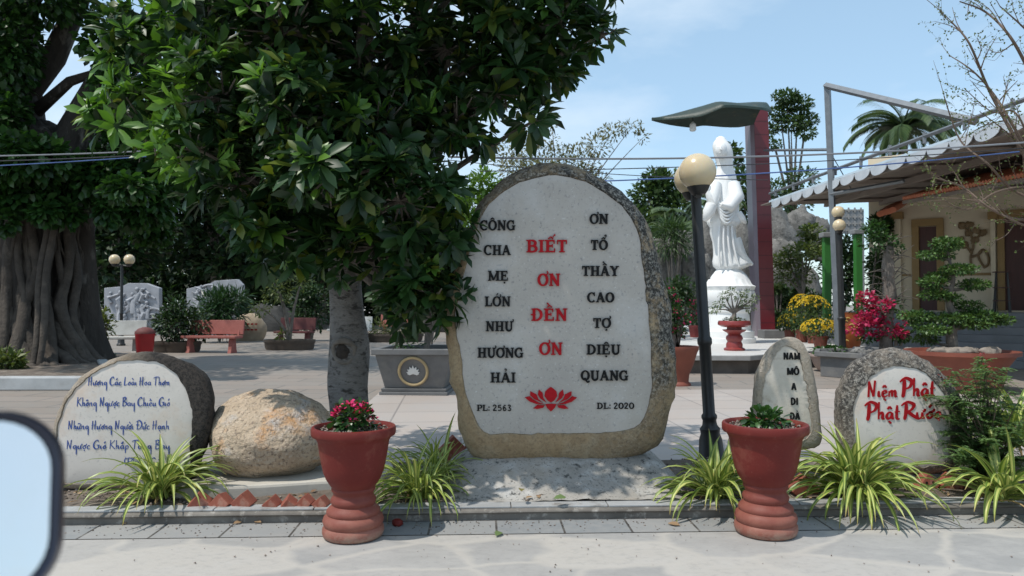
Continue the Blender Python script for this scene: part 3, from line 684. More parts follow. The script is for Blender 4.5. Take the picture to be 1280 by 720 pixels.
# zigzag edging bricks
M_BRK = pm('red_brick', (.30, .085, .05), (.20, .06, .04), 12, .85, .5, 60, .005, spots=[(6, (.38, .26, .2), .56, .75)])
def brick_run(p0, p1, n, lab, grp, holes=False):
    a, b = Vector(p0), Vector(p1)
    for i in range(n):
        q = a.lerp(b, (i+.5)/n); w = (b-a).length/n
        root = None
        s = w*.69
        mb = MB(); M = Matrix.Rotation(PI/4 + random.uniform(-.09, .09), 4, 'Y')
        for x in (-1, 1):
            for y in (-1, 1):
                for z in (-1, 1): mb.v.append(tuple(M @ Vector((x*s/2, y*.05, z*s/2))))
        mb.f = [(0, 1, 3, 2), (4, 6, 7, 5), (0, 4, 5, 1), (2, 3, 7, 6), (0, 2, 6, 4), (1, 5, 7, 3)]
        o = mb.build('edging_brick', M_BRK, bevel=.004); o.location = (q.x, q.y + random.uniform(-.015, .015), q.z + random.uniform(-.008, .008)); o.rotation_euler = (random.uniform(-.15, .15), 0, random.uniform(-.2, .2))
        tag(o, lab, 'brick', grp)
        if holes:
            hb = MB()
            for sx in (-.22, .22): hb.tube([(sx*s, -.052, .16*s), (sx*s, -.048, .16*s)], .009, 10)
            hb.build('core_hole', M_BLACK, o)
def B(px, py, z): g = G(px, py, z); return (g.x, g.y, z)
brick_run(B(238, 627, .10), B(318, 629, .10), 3, 'red brick set on its corner along the kerb in front of the boulder slab', 'edging bricks before the boulder')
brick_run(B(330, 629, .10), B(412, 629, .10), 4, 'red brick set on its corner along the kerb behind the left urn', 'edging bricks behind the left urn')
brick_run(B(986, 612, .10), B(1024, 612, .10), 1, 'red brick half buried between the right urn and the striped plant', 'edging bricks beside the right urn')
brick_run(B(1142, 607, .10), B(1258, 605, .10), 4, 'cored red brick set on its corner before the red-lettered round stone', 'edging bricks before the round stone', True)
brick_run(B(556, 563, .10), B(600, 579, .10), 2, 'dark red brick at the back of the bed left of the tall stone', 'edging bricks beside the tall stone')

# ------------------------------------------------------------------ urns with flowers
M_TERRA = pm('red_glazed_clay', (.155, .020, .015), (.12, .015, .012), 4, .55, .12, 30, .003, spots=[(3, (.24, .075, .055), .56, .8)], spec=.22)
M_TERRA2 = pm('orange_clay', (.22, .062, .036), (.17, .045, .028), 5, .6, .15, 40, .003)
M_GREEN = leafmat('dark_green_leaf', (.015, .045, .012), (.05, .12, .03), .25, .35)
M_PINK = leafmat('crimson_petal', (.58, .012, .11), (.70, .05, .20), .25, .5)
PROF = [(33,0),(36.5,2.5),(38,7),(37.5,12),(35,14.5),(36.5,17),(37.5,21),(36,25.5),(31.8,28.5),(33,31),(32.5,34),(29,37.5),(26,40),(27.5,43),(28,46),(26.5,49),(24.5,51.5),(24.8,55),(26.8,57.5),(27,60),(26.4,61.5),(29,65),(33.5,72),(37,81),(39.5,92),(41.8,105),(43.8,118),(46.5,123),(51,125.5),(52,128),(52,134),(51,136),(48,136.5),(45.5,133),(43.5,124),(20,122)]
m, nt, b = newmat('weathered_urn_clay'); v = vec(nt)
col = ramp(nt, noise_tex(nt, v, 5, 6, .6), [(.3, (.115, .015, .012)), (.7, (.155, .021, .016))])
col = mixc(nt, ramp(nt, noise_tex(nt, v, 4, 8, .7), [(.52, 0), (.72, .8)]), col, (.25, .085, .06))
sx = nt.nodes.new('ShaderNodeSeparateXYZ'); nt.links.new(v, sx.inputs[0]); mr = nt.nodes.new('ShaderNodeMapRange'); mr.inputs[1].default_value = .34; mr.inputs[2].default_value = .02; nt.links.new(sx.outputs['Z'], mr.inputs[0])
fm = nt.nodes.new('ShaderNodeMath'); fm.operation = 'MULTIPLY'; nt.links.new(mr.outputs[0], fm.inputs[0]); nt.links.new(ramp(nt, noise_tex(nt, v, 7, 8, .7), [(.25, .35), (.65, 1)]), fm.inputs[1])
col = mixc(nt, fm.outputs[0], col, (.30, .125, .09))
mr2 = nt.nodes.new('ShaderNodeMapRange'); mr2.inputs[1].default_value = .07; mr2.inputs[2].default_value = .0; nt.links.new(sx.outputs['Z'], mr2.inputs[0])
fm2 = nt.nodes.new('ShaderNodeMath'); fm2.operation = 'MULTIPLY'; nt.links.new(mr2.outputs[0], fm2.inputs[0]); nt.links.new(ramp(nt, noise_tex(nt, v, 18, 8, .75), [(.4, 0), (.6, 1)]), fm2.inputs[1])
col = mixc(nt, fm2.outputs[0], col, (.34, .25, .19))
col = mixc(nt, ramp(nt, noise_tex(nt, v, 60, 6, .8), [(.62, 0), (.70, .6)]), col, (.33, .17, .13))
nt.links.new(col, b.inputs['Base Color']); b.inputs['Roughness'].default_value = .55; b.inputs['Specular IOR Level'].default_value = .25; bump(nt, b, noise_tex(nt, v, 30, 6, .7), .25, .004)
M_URN = m
def urn(px, py, D, scale, label, nbl, nlf, fl, cat='flower urn'):
    g = G(px, py, .004); s = D/F*scale; g.y = D
    g.x = (px-CX)/F*D
    root = thing('flower_urn', label, cat, g)
    MB().lathe([(r*s, z*s) for r, z in PROF], 56).build('urn', M_URN, root, smooth=True, ang=50)
    z0 = 127*s
    MB().lathe([(.001, z0+.02), (20*s, z0+.014), (40*s, z0), (44.4*s, z0-.012)], 40, cap=False).build('soil', M_SOIL, root, smooth=True)
    pb = [(math.cos(t)*q, math.sin(t)*q, z0+.02+random.uniform(-.004, .01)) for t, q in [(random.uniform(0, 6.28), math.sqrt(random.random())*43*s) for _ in range(260)]]
    tag(scatter_bits('gravel', pb, M_PEB, .013, root), kind='stuff')
    st = MB()
    for _ in range(9):
        a = random.uniform(0, 6.28); q = random.uniform(.3, 1)
        st.tube(bez((0, 0, z0), (math.cos(a)*q*.06, math.sin(a)*q*.06, z0+.08), (math.cos(a)*q*fl[0], math.sin(a)*q*fl[0], z0+fl[1]*.8), 4), .004, 5)
    st.build('stem', M_GREEN, root)
    foliage('foliage', M_GREEN, root, [((0, 0, z0+fl[1]*.45), (fl[0], fl[0]*.9, fl[1]*.5), nlf)], .055, .03, True)
    p = []; d = []
    for _ in range(nbl):
        u = Vector((random.gauss(0, 1), random.gauss(0, 1)-.3, abs(random.gauss(0, .7))+.35)).normalized()
        c = Vector((u.x*fl[0]*.95, u.y*fl[0]*.9, z0+fl[1]*(.38+.55*u.z)))
        for k in range(14):
            a = random.uniform(0, 6.28); p.append(c + Vector((random.gauss(0, .012), random.gauss(0, .012), random.gauss(0, .008)))); d.append(Vector((math.cos(a), math.sin(a), .4)) + u*.4)
    if nbl: leaves('blossom', M_PINK, root, p, d, np.array([0, 0, 1.0])+rnd(len(p))*.5, .023, .02, True)
    return root
urn(443, 669, 4.32, 1.0, 'dark red clay urn full of crimson flowers in front of the tree trunk', 26, 260, (.125, .185))
urn(955, 662, 4.38, 1.0, 'dark red clay urn with leafy plant and one pink bud, below the lamp post', 1, 260, (.105, .13))

# ------------------------------------------------------------------ striped spider plants
m, nt, b = newmat('striped_blade'); uvn = nt.nodes.new('ShaderNodeUVMap'); sx = nt.nodes.new('ShaderNodeSeparateXYZ'); nt.links.new(uvn.outputs[0], sx.inputs[0])
g = nt.nodes.new('ShaderNodeNewGeometry')
green = ramp(nt, g.outputs['Random Per Island'], [(0, (.09, .17, .025)), (1, (.17, .26, .05))]); pale = ramp(nt, g.outputs['Random Per Island'], [(0, (.38, .44, .09)), (1, (.56, .56, .18))])
stripe = ramp(nt, sx.outputs['X'], [(.0, .55), (.12, .1), (.24, 0), (.34, 1), (.66, 1), (.76, 0), (.88, .1), (1, .55)])
col = mixc(nt, stripe, green, pale)
col = mixc(nt, ramp(nt, sx.outputs['Y'], [(.9, 0), (1, .8)]), col, (.30, .16, .06))
nt.links.new(col, b.inputs['Base Color']); b.inputs['Roughness'].default_value = .4
t_ = nt.nodes.new('ShaderNodeBsdfTranslucent'); nt.links.new(col, t_.inputs['Color']); ms = nt.nodes.new('ShaderNodeMixShader'); ms.inputs[0].default_value = .22
nt.links.new(b.outputs[0], ms.inputs[1]); nt.links.new(t_.outputs[0], ms.inputs[2]); nt.links.new(ms.outputs[0], nt.nodes['Material Output'].inputs['Surface'])
M_BLADE = m
M_DRYB = leafmat('dry_blade', (.32, .20, .09), (.42, .30, .15), .15, .7)
def blades(name, mat, root, n, rad, hgt, width, seg=9, lean=(0, 0), dry=False):
    V = []; UV = []; Q = []
    for i in range(n):
        a = random.uniform(0, 2*PI); e = random.uniform(.05, 1.0)**.7 if not dry else random.uniform(.8, 1)
        l = random.uniform(.75, 1.15)*math.hypot(rad, hgt)*(.92 if e > .5 else .85); el = R(88 - 66*e + random.uniform(-8, 8)) if not dry else R(random.uniform(5, 30))
        w = width*random.uniform(.7, 1.2); p = Vector((random.gauss(0, .035), random.gauss(0, .035), 0)); step = l/seg
        h = Vector((math.cos(a), math.sin(a), 0)) + Vector((lean[0], lean[1], 0)); h.normalize(); sd = Vector((-h.y, h.x, 0))
        tw = random.uniform(-.5, .5); droop = random.uniform(.6, 1.25)*(1.0 if e > .3 else .55)
        b0 = len(V)
        for k in range(seg+1):
            t = k/seg; ww = w*(.55+.9*t if t < .5 else 1.0)*(1 if t < .55 else max(.03, (1-t)/.45)**.75)
            d = h*math.cos(el) + Vector((0, 0, math.sin(el))); up = Vector((0, 0, 1))*math.cos(el) - h*math.sin(el)
            s2 = sd*math.cos(tw*t) + up*math.sin(tw*t)
            for j, (q, lf) in enumerate(((-1, .28), (-.5, .1), (0, 0), (.5, .1), (1, .28))):
                V.append(tuple(p + s2*ww/2*q + up*ww*lf)); UV.append((j/4, t))
            p = p + d*step; el -= droop*R(165)/seg*(.25+1.1*t)
            if p.z < -.14: el = max(el, R(-10))
        for k in range(seg):
            for j in range(4): q = b0+k*5+j; Q.append((q, q+1, q+6, q+5))
    return np_mesh(name, np.array(V), [np.array(Q)], mat, root, True, np.array(UV))
def spider(px, py, D, n, rad, hgt, w, label, z=.09, lean=(0, 0)):
    c = P(px, py, D); root = thing('spider_plant', label, 'spider plant', (c.x, D, z), 0, 'striped spider plants along the kerb')
    blades('foliage', M_BLADE, root, n, rad*1.05, hgt*1.05, w*1.3, lean=lean)
    blades('dry_leaf', M_DRYB, root, max(3, n//12), rad*.6, hgt*.3, w*.8, dry=True)
    return root
spider(197, 600, 4.86, 95, .34, .46, .026, 'striped spider plant in front of the pale stone with blue writing')
spider(523, 590, 4.85, 90, .30, .40, .021, 'dark striped spider plant beside the left urn, drooping over the kerb', lean=(.1, -.2))
spider(548, 570, 5.25, 70, .27, .46, .018, 'fine-leaved spider plant against the left edge of the tall stone')
spider(893, 590, 4.86, 105, .31, .42, .026, 'striped spider plant around the foot of the near lamp post')
spider(1072, 595, 4.86, 130, .42, .47, .030, 'largest striped spider plant between the right urn and the round stone')
spider(1250, 592, 4.8, 62, .36, .42, .034, 'broad-bladed spider plant hanging over the kerb beneath the feathery shrub')
spider(1272, 500, 5.6, 90, .42, .55, .030, 'tall spider plant rising behind the feathery shrub', z=.28)

# ------------------------------------------------------------------ feathery shrub, lower right
M_FEATH = leafmat('feathery_leaf', (.06, .13, .04), (.16, .25, .09), .25, .5)
M_BARK = pm('grey_bark', (.20, .175, .15), (.10, .085, .07), 8, .9, .8, 30, .02)
M_TWIG = pm('brown_twig', (.16, .11, .08), (.10, .07, .05), 20, .8, .3, 60, .003)
fs_ = P(1235, 560, 5.05); root = thing('feathery_shrub', 'feathery green shrub with tiny red flowers leaning over the round stone', 'shrub', (fs_.x, 5.05, .1))
st = MB(); pp = []; dd = []; fl = []
for i in range(62):
    tx = P(random.uniform(1162, 1290), random.uniform(448, 585), 5.0) - Vector((fs_.x, 5.05, .1)); tx.y = random.uniform(-.25, .25)
    path = bez((random.uniform(-.1, .1), 0, 0), (tx.x*.35, tx.y*.4, tx.z*.75+.1), tx, 12); st.tube(path, [.006*(1-.7*k/12) for k in range(13)], 5)
    for k in range(3, 13):
        for q in range(3):
            d = Vector((random.gauss(0, 1), random.gauss(0, 1), random.uniform(-.3, .6))).normalized(); o_ = path[k]; ln = random.uniform(.05, .11)
            for j in range(9):
                for sg in (-1, 1):
                    s_ = d.cross(Vector((0, 0, 1))); s_.normalize(); pp.append(o_ + d*ln*j/9 + Vector((0, 0, -.03*(j/9)**2))); dd.append(s_*sg + d*.35)
    if i % 5 == 0: fl += [path[-1] + Vector((random.gauss(0, .02), random.gauss(0, .02), random.gauss(0, .02))) for _ in range(6)]
st.build('stem', M_TWIG, root); leaves('foliage', M_FEATH, root, pp, dd, np.array([0, 0, 1.0])+rnd(len(pp))*.35, .023, .011, False)
M_DRED = leafmat('dull_red_petal', (.18, .02, .02), (.3, .04, .03), .1, .6)
leaves('blossom', M_DRED, root, fl, rnd(len(fl)), rnd(len(fl)), .022, .016, False)

# ------------------------------------------------------------------ small litter on the paving
M_LEAFG = leafmat('fallen_green_leaf', (.10, .15, .05), (.14, .2, .07), .1, .5); M_LEAFY = leafmat('fallen_olive_leaf', (.17, .15, .05), (.2, .17, .06), .1, .5)
def fallen(px, py, z, ln, m, label, az):
    g = G(px, py, z); V = np.array([(0, 0, 0), ]); d = np.array([[math.cos(az), math.sin(az), .12]])
    o = leaves('fallen_leaf', m, None, [(0, 0, 0)], d, [[.1, -.35, 1]], [ln], [ln*.6], True); o.location = (g.x - d[0][0]*ln/2, g.y - d[0][1]*ln/2, z+.008); tag(o, label, 'leaf')
fallen(623, 669, .008, .085, M_LEAFG, 'green fallen leaf lying flat on the gutter slabs', 1.2)
fallen(652, 614, .17, .075, M_LEAFY, 'olive fallen leaf standing on the cement mound', 1.5)
fallen(700, 624, .13, .09, M_LEAFG, 'green fallen leaf lying at the foot of the cement mound', .35)
fallen(842, 657, .008, .08, M_LITTER, 'curled brown dead leaf on the gutter left of the right urn', -.6)
for px, py, lab in ((157, 655, 'brown dead leaf under the leftmost spider plant'), (297, 655, 'dark dead leaf on the gutter below the boulder slab'), (322, 654, 'reddish dead leaf on the gutter before the edging bricks')):
    fallen(px, py, .008, .06, M_LITTER, lab, random.uniform(0, 3))
g = G(497, 657, .008); o = MB().blob((0, 0, .02), (.033, .03, .025), 4, .2, 2).build('clay_lump', M_TERRA, smooth=True, ang=180); o.location = (g.x, g.y, .006); tag(o, 'small round red lump lying on the gutter by the left urn', 'lump')

# ------------------------------------------------------------------ lamps
M_IRON = pm('black_iron', (.016, .016, .017), (.024, .023, .022), 12, .45, .15, 40, .002)
m, nt, b = newmat('opal_globe'); b.inputs['Base Color'].default_value = (.60, .49, .32, 1); b.inputs['Roughness'].default_value = .25; b.inputs['Subsurface Weight'].default_value = .3; b.inputs['Subsurface Radius'].default_value = (.1, .07, .03)
M_GLOBE = m
def lamp(pxb, D, ztop, rg, gap, label, lean=0, axis=0, rp=.045, dz=0):
    """post with two globes on a short cross-arm"""
    x = (pxb-CX)/F*D; root = thing('lamp_post', label, 'lamp post', (x, D, .0)); root.rotation_euler = (0, lean, 0)
    s = rp/.045
    MB().lathe([(.12*s, 0), (.12*s, .05), (.095*s, .08), (.085*s, .22), (.07*s, .27), (.075*s, .31), (.055*s, .34), (.05*s, .38), (.058*s, .4), (.058*s, .42), (rp, .44), (rp*.98, 1.0), (rp*1.2, 1.02), (rp*1.2, 1.06), (rp*.95, 1.08), (rp*.85, ztop-2.2*rg)], 24).build('post', M_IRON, root, smooth=True, ang=40)
    zc = ztop-2.2*rg; dx, dy = math.cos(axis)*gap, math.sin(axis)*gap
    MB().tube([(-dx, -dy, zc-.05-dz), (0, 0, zc-.02), (dx, dy, zc-.05)], rp*.5, 10).build('cross_arm', M_IRON, root, smooth=True)
    for sg in (-1, 1):
        c = Vector((dx*sg, dy*sg, zc+rg*.98+dz*(sg-1)/2))
        MB().lathe([(rg*.35, -rg*1.25), (rg*.5, -rg*1.05), (rg*.62, -rg*.8), (rg*.5, -rg*.8)], 20, c).build('globe_holder', M_IRON, root, smooth=True)
        MB().blob(c, (rg, rg, rg), 0, 0, 1, 32, 18).build('globe', M_GLOBE, root, smooth=True, ang=180)
    return root
lamp(889, 6.2, 2.62, .150, .17, 'near black lamp post with two cream globes one behind the other', -.055, R(84), .05)
lamp(152, 24, 3.0, .17, .24, 'distant black lamp post with two globes beside the relief wall', 0, 0, .05)
lp2 = lamp(1053, 15.5, 3.45, .13, .10, 'slim dark lamp post with two globes behind the galvanised pole', -.02, R(70), .07, .30)

# ------------------------------------------------------------------ the broad-leaved tree
M_TRUNK = pm('pale_trunk_bark', (.22, .205, .19), (.13, .12, .11), 4, .9, .9, 26, .02, spots=[(9, (.05, .045, .04), .52, .62), (30, (.07, .06, .055), .56, .7)], vscale=(1, 1, 2.2))
M_LEAF = leafmat('broad_leaf', (.008, .028, .008), (.034, .085, .021), .28, .45, (.11, .14, .02))
TD = 5.9; tx = (437-CX)/F*TD
root = thing('broadleaf_tree', 'near leafy tree with mottled trunk and whorled broad leaves shading the tall stone', 'tree', (tx, TD, .03))
kn = [(0, 0, -.05), (.01, 0, .1), (0, 0, .5), (-.01, 0, 1.0), (-.03, .0, 1.5), (-.04, .02, 2.1), (0, .02, 2.6), (.1, 0, 3.3), (.12, 0, 4.2)]
kc = catmull(kn, 6); nk = len(kc)
tr = MB().tube(kc, [.154*(1.12 if i < 3 else 1)*(1 - .62*max(0, (i/nk-.35))/.65) for i in range(nk)], 28, .18)
tr.build('trunk', M_TRUNK, root, smooth=True, ang=180)
kx, kz = -.015, P(434, 438, TD).z - .03
kb = MB().tube([(kx+(.078+.012*math.sin(3*t))*math.cos(t), -.154+.03*math.cos(t)**2, kz+(.09+.012*math.cos(2*t+1))*math.sin(t)) for t in [2*PI*i/16 for i in range(17)]], .017, 8, .5, False)
kb.tube(bez((kx-.09, -.130, kz+.04), (kx, -.185, kz+.14), (kx+.10, -.130, kz+.03), 10), [.008, .014, .02, .024, .026, .027, .026, .024, .02, .014, .008], 8, .4); kn_ = kb.build('knot', M_BARK, root, smooth=True, ang=180)
MB().blob((kx, -.132, kz-.01), (.062, .035, .075), 6, .3, 2, 14, 8).build('hollow', pm('dark_knot_wood', (.05, .038, .03), (.02, .016, .013), 12, .95, .8, 30, .02), kn_, smooth=True, ang=180)
CB = [ # px, py, D, rx, ry(px), rz, whorls
 (200,60,5.6,70,.5,60,70),(190,160,5.4,60,.5,55,60),(260,20,5.3,80,.6,60,80),(280,120,5.1,75,.6,60,85),(360,40,5.2,90,.6,70,95),(380,150,5.0,85,.6,65,90),
 (300,230,5.3,60,.5,50,55),(350,290,5.3,60,.45,45,55),(410,220,4.7,70,.4,50,60),(450,60,5.5,90,.7,70,90),(470,160,5.4,85,.6,60,85),(500,250,4.9,70,.45,55,65),(470,310,5.4,75,.5,45,55),
 (520,330,5.3,55,.4,45,45),(545,365,5.2,45,.35,38,34),(505,385,5.5,35,.35,28,20),(560,60,5.5,85,.6,65,80),(570,150,5.4,45,.5,45,40),(645,40,5.4,70,.5,45,50),(630,115,5.4,48,.4,45,36),(670,150,5.4,22,.25,20,9),(560,290,5.2,32,.3,40,20),(700,30,5.3,50,.35,28,24),(752,42,5.3,22,.25,18,9),(700,78,5.4,28,.25,18,10),(725,-10,5.4,40,.4,20,18),(668,90,5.4,20,.2,20,7),
 (470,-140,4.55,230,.65,100,240),(640,-130,4.8,120,.5,70,80),(300,-90,5.7,190,1.2,80,150),(500,-100,5.8,200,1.2,90,160),(620,-60,5.6,100,.8,50,60),(400,-230,5.9,260,1.4,90,160),(245,185,5.0,50,.4,40,32),(420,130,6.6,130,.7,110,70),(540,110,6.5,90,.6,80,40),(300,140,6.7,120,.7,100,50)]  # opening entries: unseen crown added overhead to shade the tall stone
POS = []; DIR = []; NR = []; LL = []; LW = []; YP = []; YD = []; YN = []; YL = []
br = MB()
for (px, py, D, rx, ry, rz, nw) in CB:
    c = P(px, py, D) - Vector(root.location); k = D/F
    t0 = min(max(.56, (c.z-.3)/4.6), .92); s0 = Vector(kc[int(t0*(nk-1))])
    mid = (s0+c)/2 + Vector((0, 0, .15 if c.z > s0.z else -.05))
    br.tube(bez(s0, mid, c, 8), [.045*(1-.75*i/8) for i in range(9)], 6, .2)
    for _ in range(nw):
        u = Vector(rnd(1)[0]); q = random.random()**.42; w = c + Vector((u.x*rx*k*q, u.y*ry*q, u.z*rz*k*q))
        ax = (u*.6 + Vector((0, -.1, .5)) + Vector(rnd(1)[0])*.45).normalized()
        e1 = ax.orthogonal().normalized(); e2 = ax.cross(e1); nl = random.randint(7, 12); ph = random.uniform(0, 6.28); sz = random.uniform(.65, 1.3); young_lit = random.random() < (.55 if px < 330 and py < 200 else .09 if px < 560 else .03)  # brighter leaves upper left: young growth plus sunlit patches put into the colour
        for j in range(nl):
            a = ph + 2*PI*j/nl*1.6; op = random.uniform(.45, 1.5)
            d = (e1*math.cos(a) + e2*math.sin(a))*math.sin(op) + ax*math.cos(op); d.z -= .18
            if young_lit: YP.append(w + d*.02); YD.append(d + ax*.25); YN.append(ax + Vector(rnd(1)[0])*.25); YL.append(random.uniform(.10, .17)*sz); continue
            POS.append(w + d*.02); DIR.append(d); NR.append(ax*1.0 + Vector((0, 0, .3)) + Vector(rnd(1)[0])*.25); LL.append(random.uniform(.12, .19)*sz); LW.append(random.uniform(.05, .072)*sz)
    for _ in range(nw//3):
        u = Vector(rnd(1)[0]); q = random.uniform(.4, .95); br.tube([c, c+Vector((u.x*rx*k*q*.5, u.y*ry*q*.5, u.z*rz*k*q*.4-.02)), c+Vector((u.x*rx*k*q, u.y*ry*q, u.z*rz*k*q))], [.012, .008, .004], 5)
br.build('branch', M_BARK, root, smooth=True)
leaves('young_lit_leaves', leafmat('young_lit_leaf', (.06, .15, .022), (.13, .26, .04), .35, .4), root, YP, YD, YN, np.array(YL), np.array(YL)*.36, True)
leaves('crown', M_LEAF, root, POS, DIR, NR, np.array(LL), np.array(LW), True)

# ------------------------------------------------------------------ plaza furniture, left
M_WHITEB = pm('white_terrazzo', (.55, .55, .53), (.44, .44, .42), 6, .7, .15, 60, .003); M_REDB = pm('red_terrazzo', (.34, .11, .09), (.27, .085, .07), 8, .7, .15, 60, .003, spots=[(50, (.5, .35, .3), .6, .75)])
M_DKRED = pm('dark_red_terrazzo', (.15, .04, .035), (.11, .03, .028), 8, .7, .15, 60, .003)
def bench(px, py, w, rz, m, label, txt):
    g = G(px, py); root = thing('park_bench', label, 'bench', g, rz, 'concrete park benches round the plaza')
    MB().box((0, -.02, .44), (w, .42, .07)).build('seat', m, root, bevel=.012)
    bo = MB().box((0, .24, .70), (w, .06, .40), tilt=R(-9)).build('backrest', m, root, bevel=.012)
    tb = MB()
    for r_ in range(2):
        x = -w*.3
        while x < w*.3:
            l = random.uniform(.05, .12); tb.box((x+l/2, .203+.02*(1-r_)-.012, .76-.12*r_), (l, .004, .03), tilt=R(-9)); x += l+.04
    for sx in (-.38, .38):
        l = MB().prism([(-.0, 0), (.34, 0), (.30, .1), (.26, .40), (.08, .40), (.04, .1)], sx*w-.05, sx*w+.05).build('leg', m, root)
        l.rotation_euler.z = PI/2; l.location = (0, -.2, 0); 
    for sx in (-.42, .42): MB().tube([(sx*w, .16, .42), (sx*w, .22, .62)], .035, 8).build('back_support', m, root)
    return root
bench(140, 443, 1.60, R(8), M_WHITEB, 'white concrete bench beside the banyan and red litter bin', M_BLACK)
bench(265, 441, 1.65, R(-10), M_REDB, 'faded red concrete bench with legs, left of the round planter rock', M_WHITEB)
bench(368, 432, 1.25, R(-12), M_DKRED, 'dark red bench behind the low oval planter', M_BLACK)
bench(437, 428, 1.5, R(0), M_WHITEB, 'pale bench partly hidden behind the near tree trunk', M_BLACK)
bench(500, 420, 1.7, R(0), M_REDB, 'small far pink bench beyond the grassy bed', M_WHITEB)
M_BIN = pm('red_plastic', (.38, .012, .02), (.3, .01, .015), 5, .4, .05)
for px, py, lab in ((181, 444, 'bright red litter bin at the right end of the white bench'), (123, 442, 'red litter bin half behind the left end of the white bench')):
    g = G(px, py); root = thing('litter_bin', lab, 'bin', g)
    MB().lathe([(.19, 0), (.2, .02), (.24, .52), (.25, .54), (.25, .57), (.22, .57), (.2, .1)], 20).build('bin_body', M_BIN, root, smooth=True)
    MB().lathe([(.255, .57), (.25, .62), (.17, .7), (.06, .74), (.001, .745)], 20, cap=False).build('lid', M_DKRED, root, smooth=True)
# white cut-out end panel by the banyan
M_ROCKG = pm('grey_rock', (.30, .295, .28), (.17, .165, .155), 3, .95, .9, 12, .05, spots=[(5, (.07, .065, .06), .55, .72), (8, (.4, .38, .34), .56, .7)])
M_ROCKD = pm('dark_grey_rock', (.06, .058, .054), (.03, .029, .027), 3, .95, .9, 12, .05, spots=[(5, (.025, .025, .022), .55, .72)])
M_RELIEF = pm('white_relief_plaster', (.36, .37, .40), (.26, .27, .29), 2.5, .8, .3, 12, .02, spots=[(4, (.30, .30, .31), .55, .75)])
def relief(pts, D, label, seed):
    org = P(pts[0][0], 420, D); org.z = 0
    root = thing('relief_panel', label, 'carved relief', org)
    poly = [(P(x, y, D).x-org.x, P(x, y, D).z) for x, y in pts]; 
    MB().prism(poly, 0, .3).build('panel', M_RELIEF, root, bevel=.02)
    x0, x1 = min(p[0] for p in poly), max(p[0] for p in poly); z1 = max(p[1] for p in poly)*.93
    fb = MB(); random.seed(seed)
    for i in range(22):
        x = random.uniform(x0+.3, x1-.3); z = random.uniform(.5, z1-.25); r = random.uniform(.10, .22)
        fb.tube([(x, -.03, z-r*1.8), (x+random.uniform(-.2, .2), -.06, z), (x+random.uniform(-.4, .4), -.03, z+r*1.3)], [r*.7, r*.6, r*.2], 8, .4)
        fb.blob((x+random.uniform(-.1, .1), -.05, z+r*1.5), (r*.45, .08, r*.5), i, .2, 2, 10, 6)
    for i in range(8):
        x = random.uniform(x0+.3, x1-.5); z = random.uniform(.6, z1-.3); fb.tube(bez((x, -.02, z), (x+.5, -.05, z+.5), (x+1.0, -.02, z+.1), 8), .05, 6)
    fb.build('carving', M_RELIEF, root, smooth=True)
relief([(130,420),(130,360),(152,358),(160,354),(182,354),(199,360),(199,420)], 32, 'left white carved relief panel behind the lamp', 3)
relief([(233,420),(233,361),(262,355),(268,351),(296,349),(303,356),(303,420)], 31, 'right white carved relief panel with a seated figure', 8)
random.seed(21)
# far rockery, each rock its own thing
def rock(px, py, D, rx, rz, seed, label, m=None, group=None, flat=None):
    c = P(px, py, D); k = D/F
    o = MB().blob((0, 0, 0), (rx*k, rx*k*.8, rz*k), seed, .35, 1.3, 22, 14).build('rock', m or M_ROCKG, smooth=True, ang=45); o.location = c
    return tag(o, label, 'rock', group)
RG = 'grey rocks of the grotto wall'
for i, (px, py, rx, rz) in enumerate(((216,392,16,30),(340,395,30,34),(540,392,34,34))):
    rock(px, py+20, 36+i % 2, rx, rz, i+3, 'dark grey rock of the grotto wall behind the benches', M_ROCKD, group='rocks behind the benches')
# verse rock with dark lines
c = P(308, 430, 27); root = thing('inscribed_boulder', 'tan half-round boulder with two rows of dark red letters, far left', 'inscribed stone', c)
k = 27/F
MB().blob((0, .2, 17*k), (22*k, .35, 21*k), 6, .12, 1, 28, 16).build('rock_body', pm('tan_boulder', (.42, .34, .25), (.3, .23, .16), 4, .9, .5, 30, .02), root, smooth=True, ang=180)
lb = MB()
for r_ in range(2):
    for q in range(7): lb.box(((-15+q*4.8)*k, -.17, (25-r_*7)*k), (.09, .03, .05))
lb.build('lettering', M_RED2, root)
# planters
M_GPL = pm('grey_planter_paint', (.15, .15, .15), (.11, .11, .11), 5, .6, .15, 40, .003, spots=[(3, (.2, .19, .17), .55, .8)])
M_GOLD = pm('ochre_paint', (.42, .32, .17), (.34, .25, .13), 10, .6, .1)
M_WPET = pm('white_paint', (.72, .72, .70), (.6, .6, .58), 10, .6, 0)
c = G(520, 494); root = thing('square_planter', 'grey tapered square planter with a white lotus in a gold ring', 'planter', (c.x, c.y+.45, 0), R(-4))
def frustum(mb, w0, w1, z0, z1, d0=None, d1=None):
    d0 = d0 or w0; d1 = d1 or w1
    return mb.add([(-w0/2, -d0/2, z0), (w0/2, -d0/2, z0), (w0/2, d0/2, z0), (-w0/2, d0/2, z0), (-w1/2, -d1/2, z1), (w1/2, -d1/2, z1), (w1/2, d1/2, z1), (-w1/2, d1/2, z1)], [(0, 3, 2, 1), (4, 5, 6, 7), (0, 1, 5, 4), (1, 2, 6, 5), (2, 3, 7, 6), (3, 0, 4, 7)])
frustum(MB(), 1.02, 1.02, 0, .05).build('plinth', M_GPL, root, bevel=.008); frustum(MB(), .96, .98, .05, .10).build('plinth', M_GPL, root, bevel=.008)
frustum(MB(), .88, 1.12, .10, .60).build('planter_body', M_GPL, root, bevel=.01)
rim = MB()
for sx, sy, w_, d_ in ((0, -.56, 1.22, .10), (0, .56, 1.22, .10), (-.56, 0, .10, 1.02), (.56, 0, .10, 1.02)): rim.box((sx, sy, .645), (w_, d_, .09))
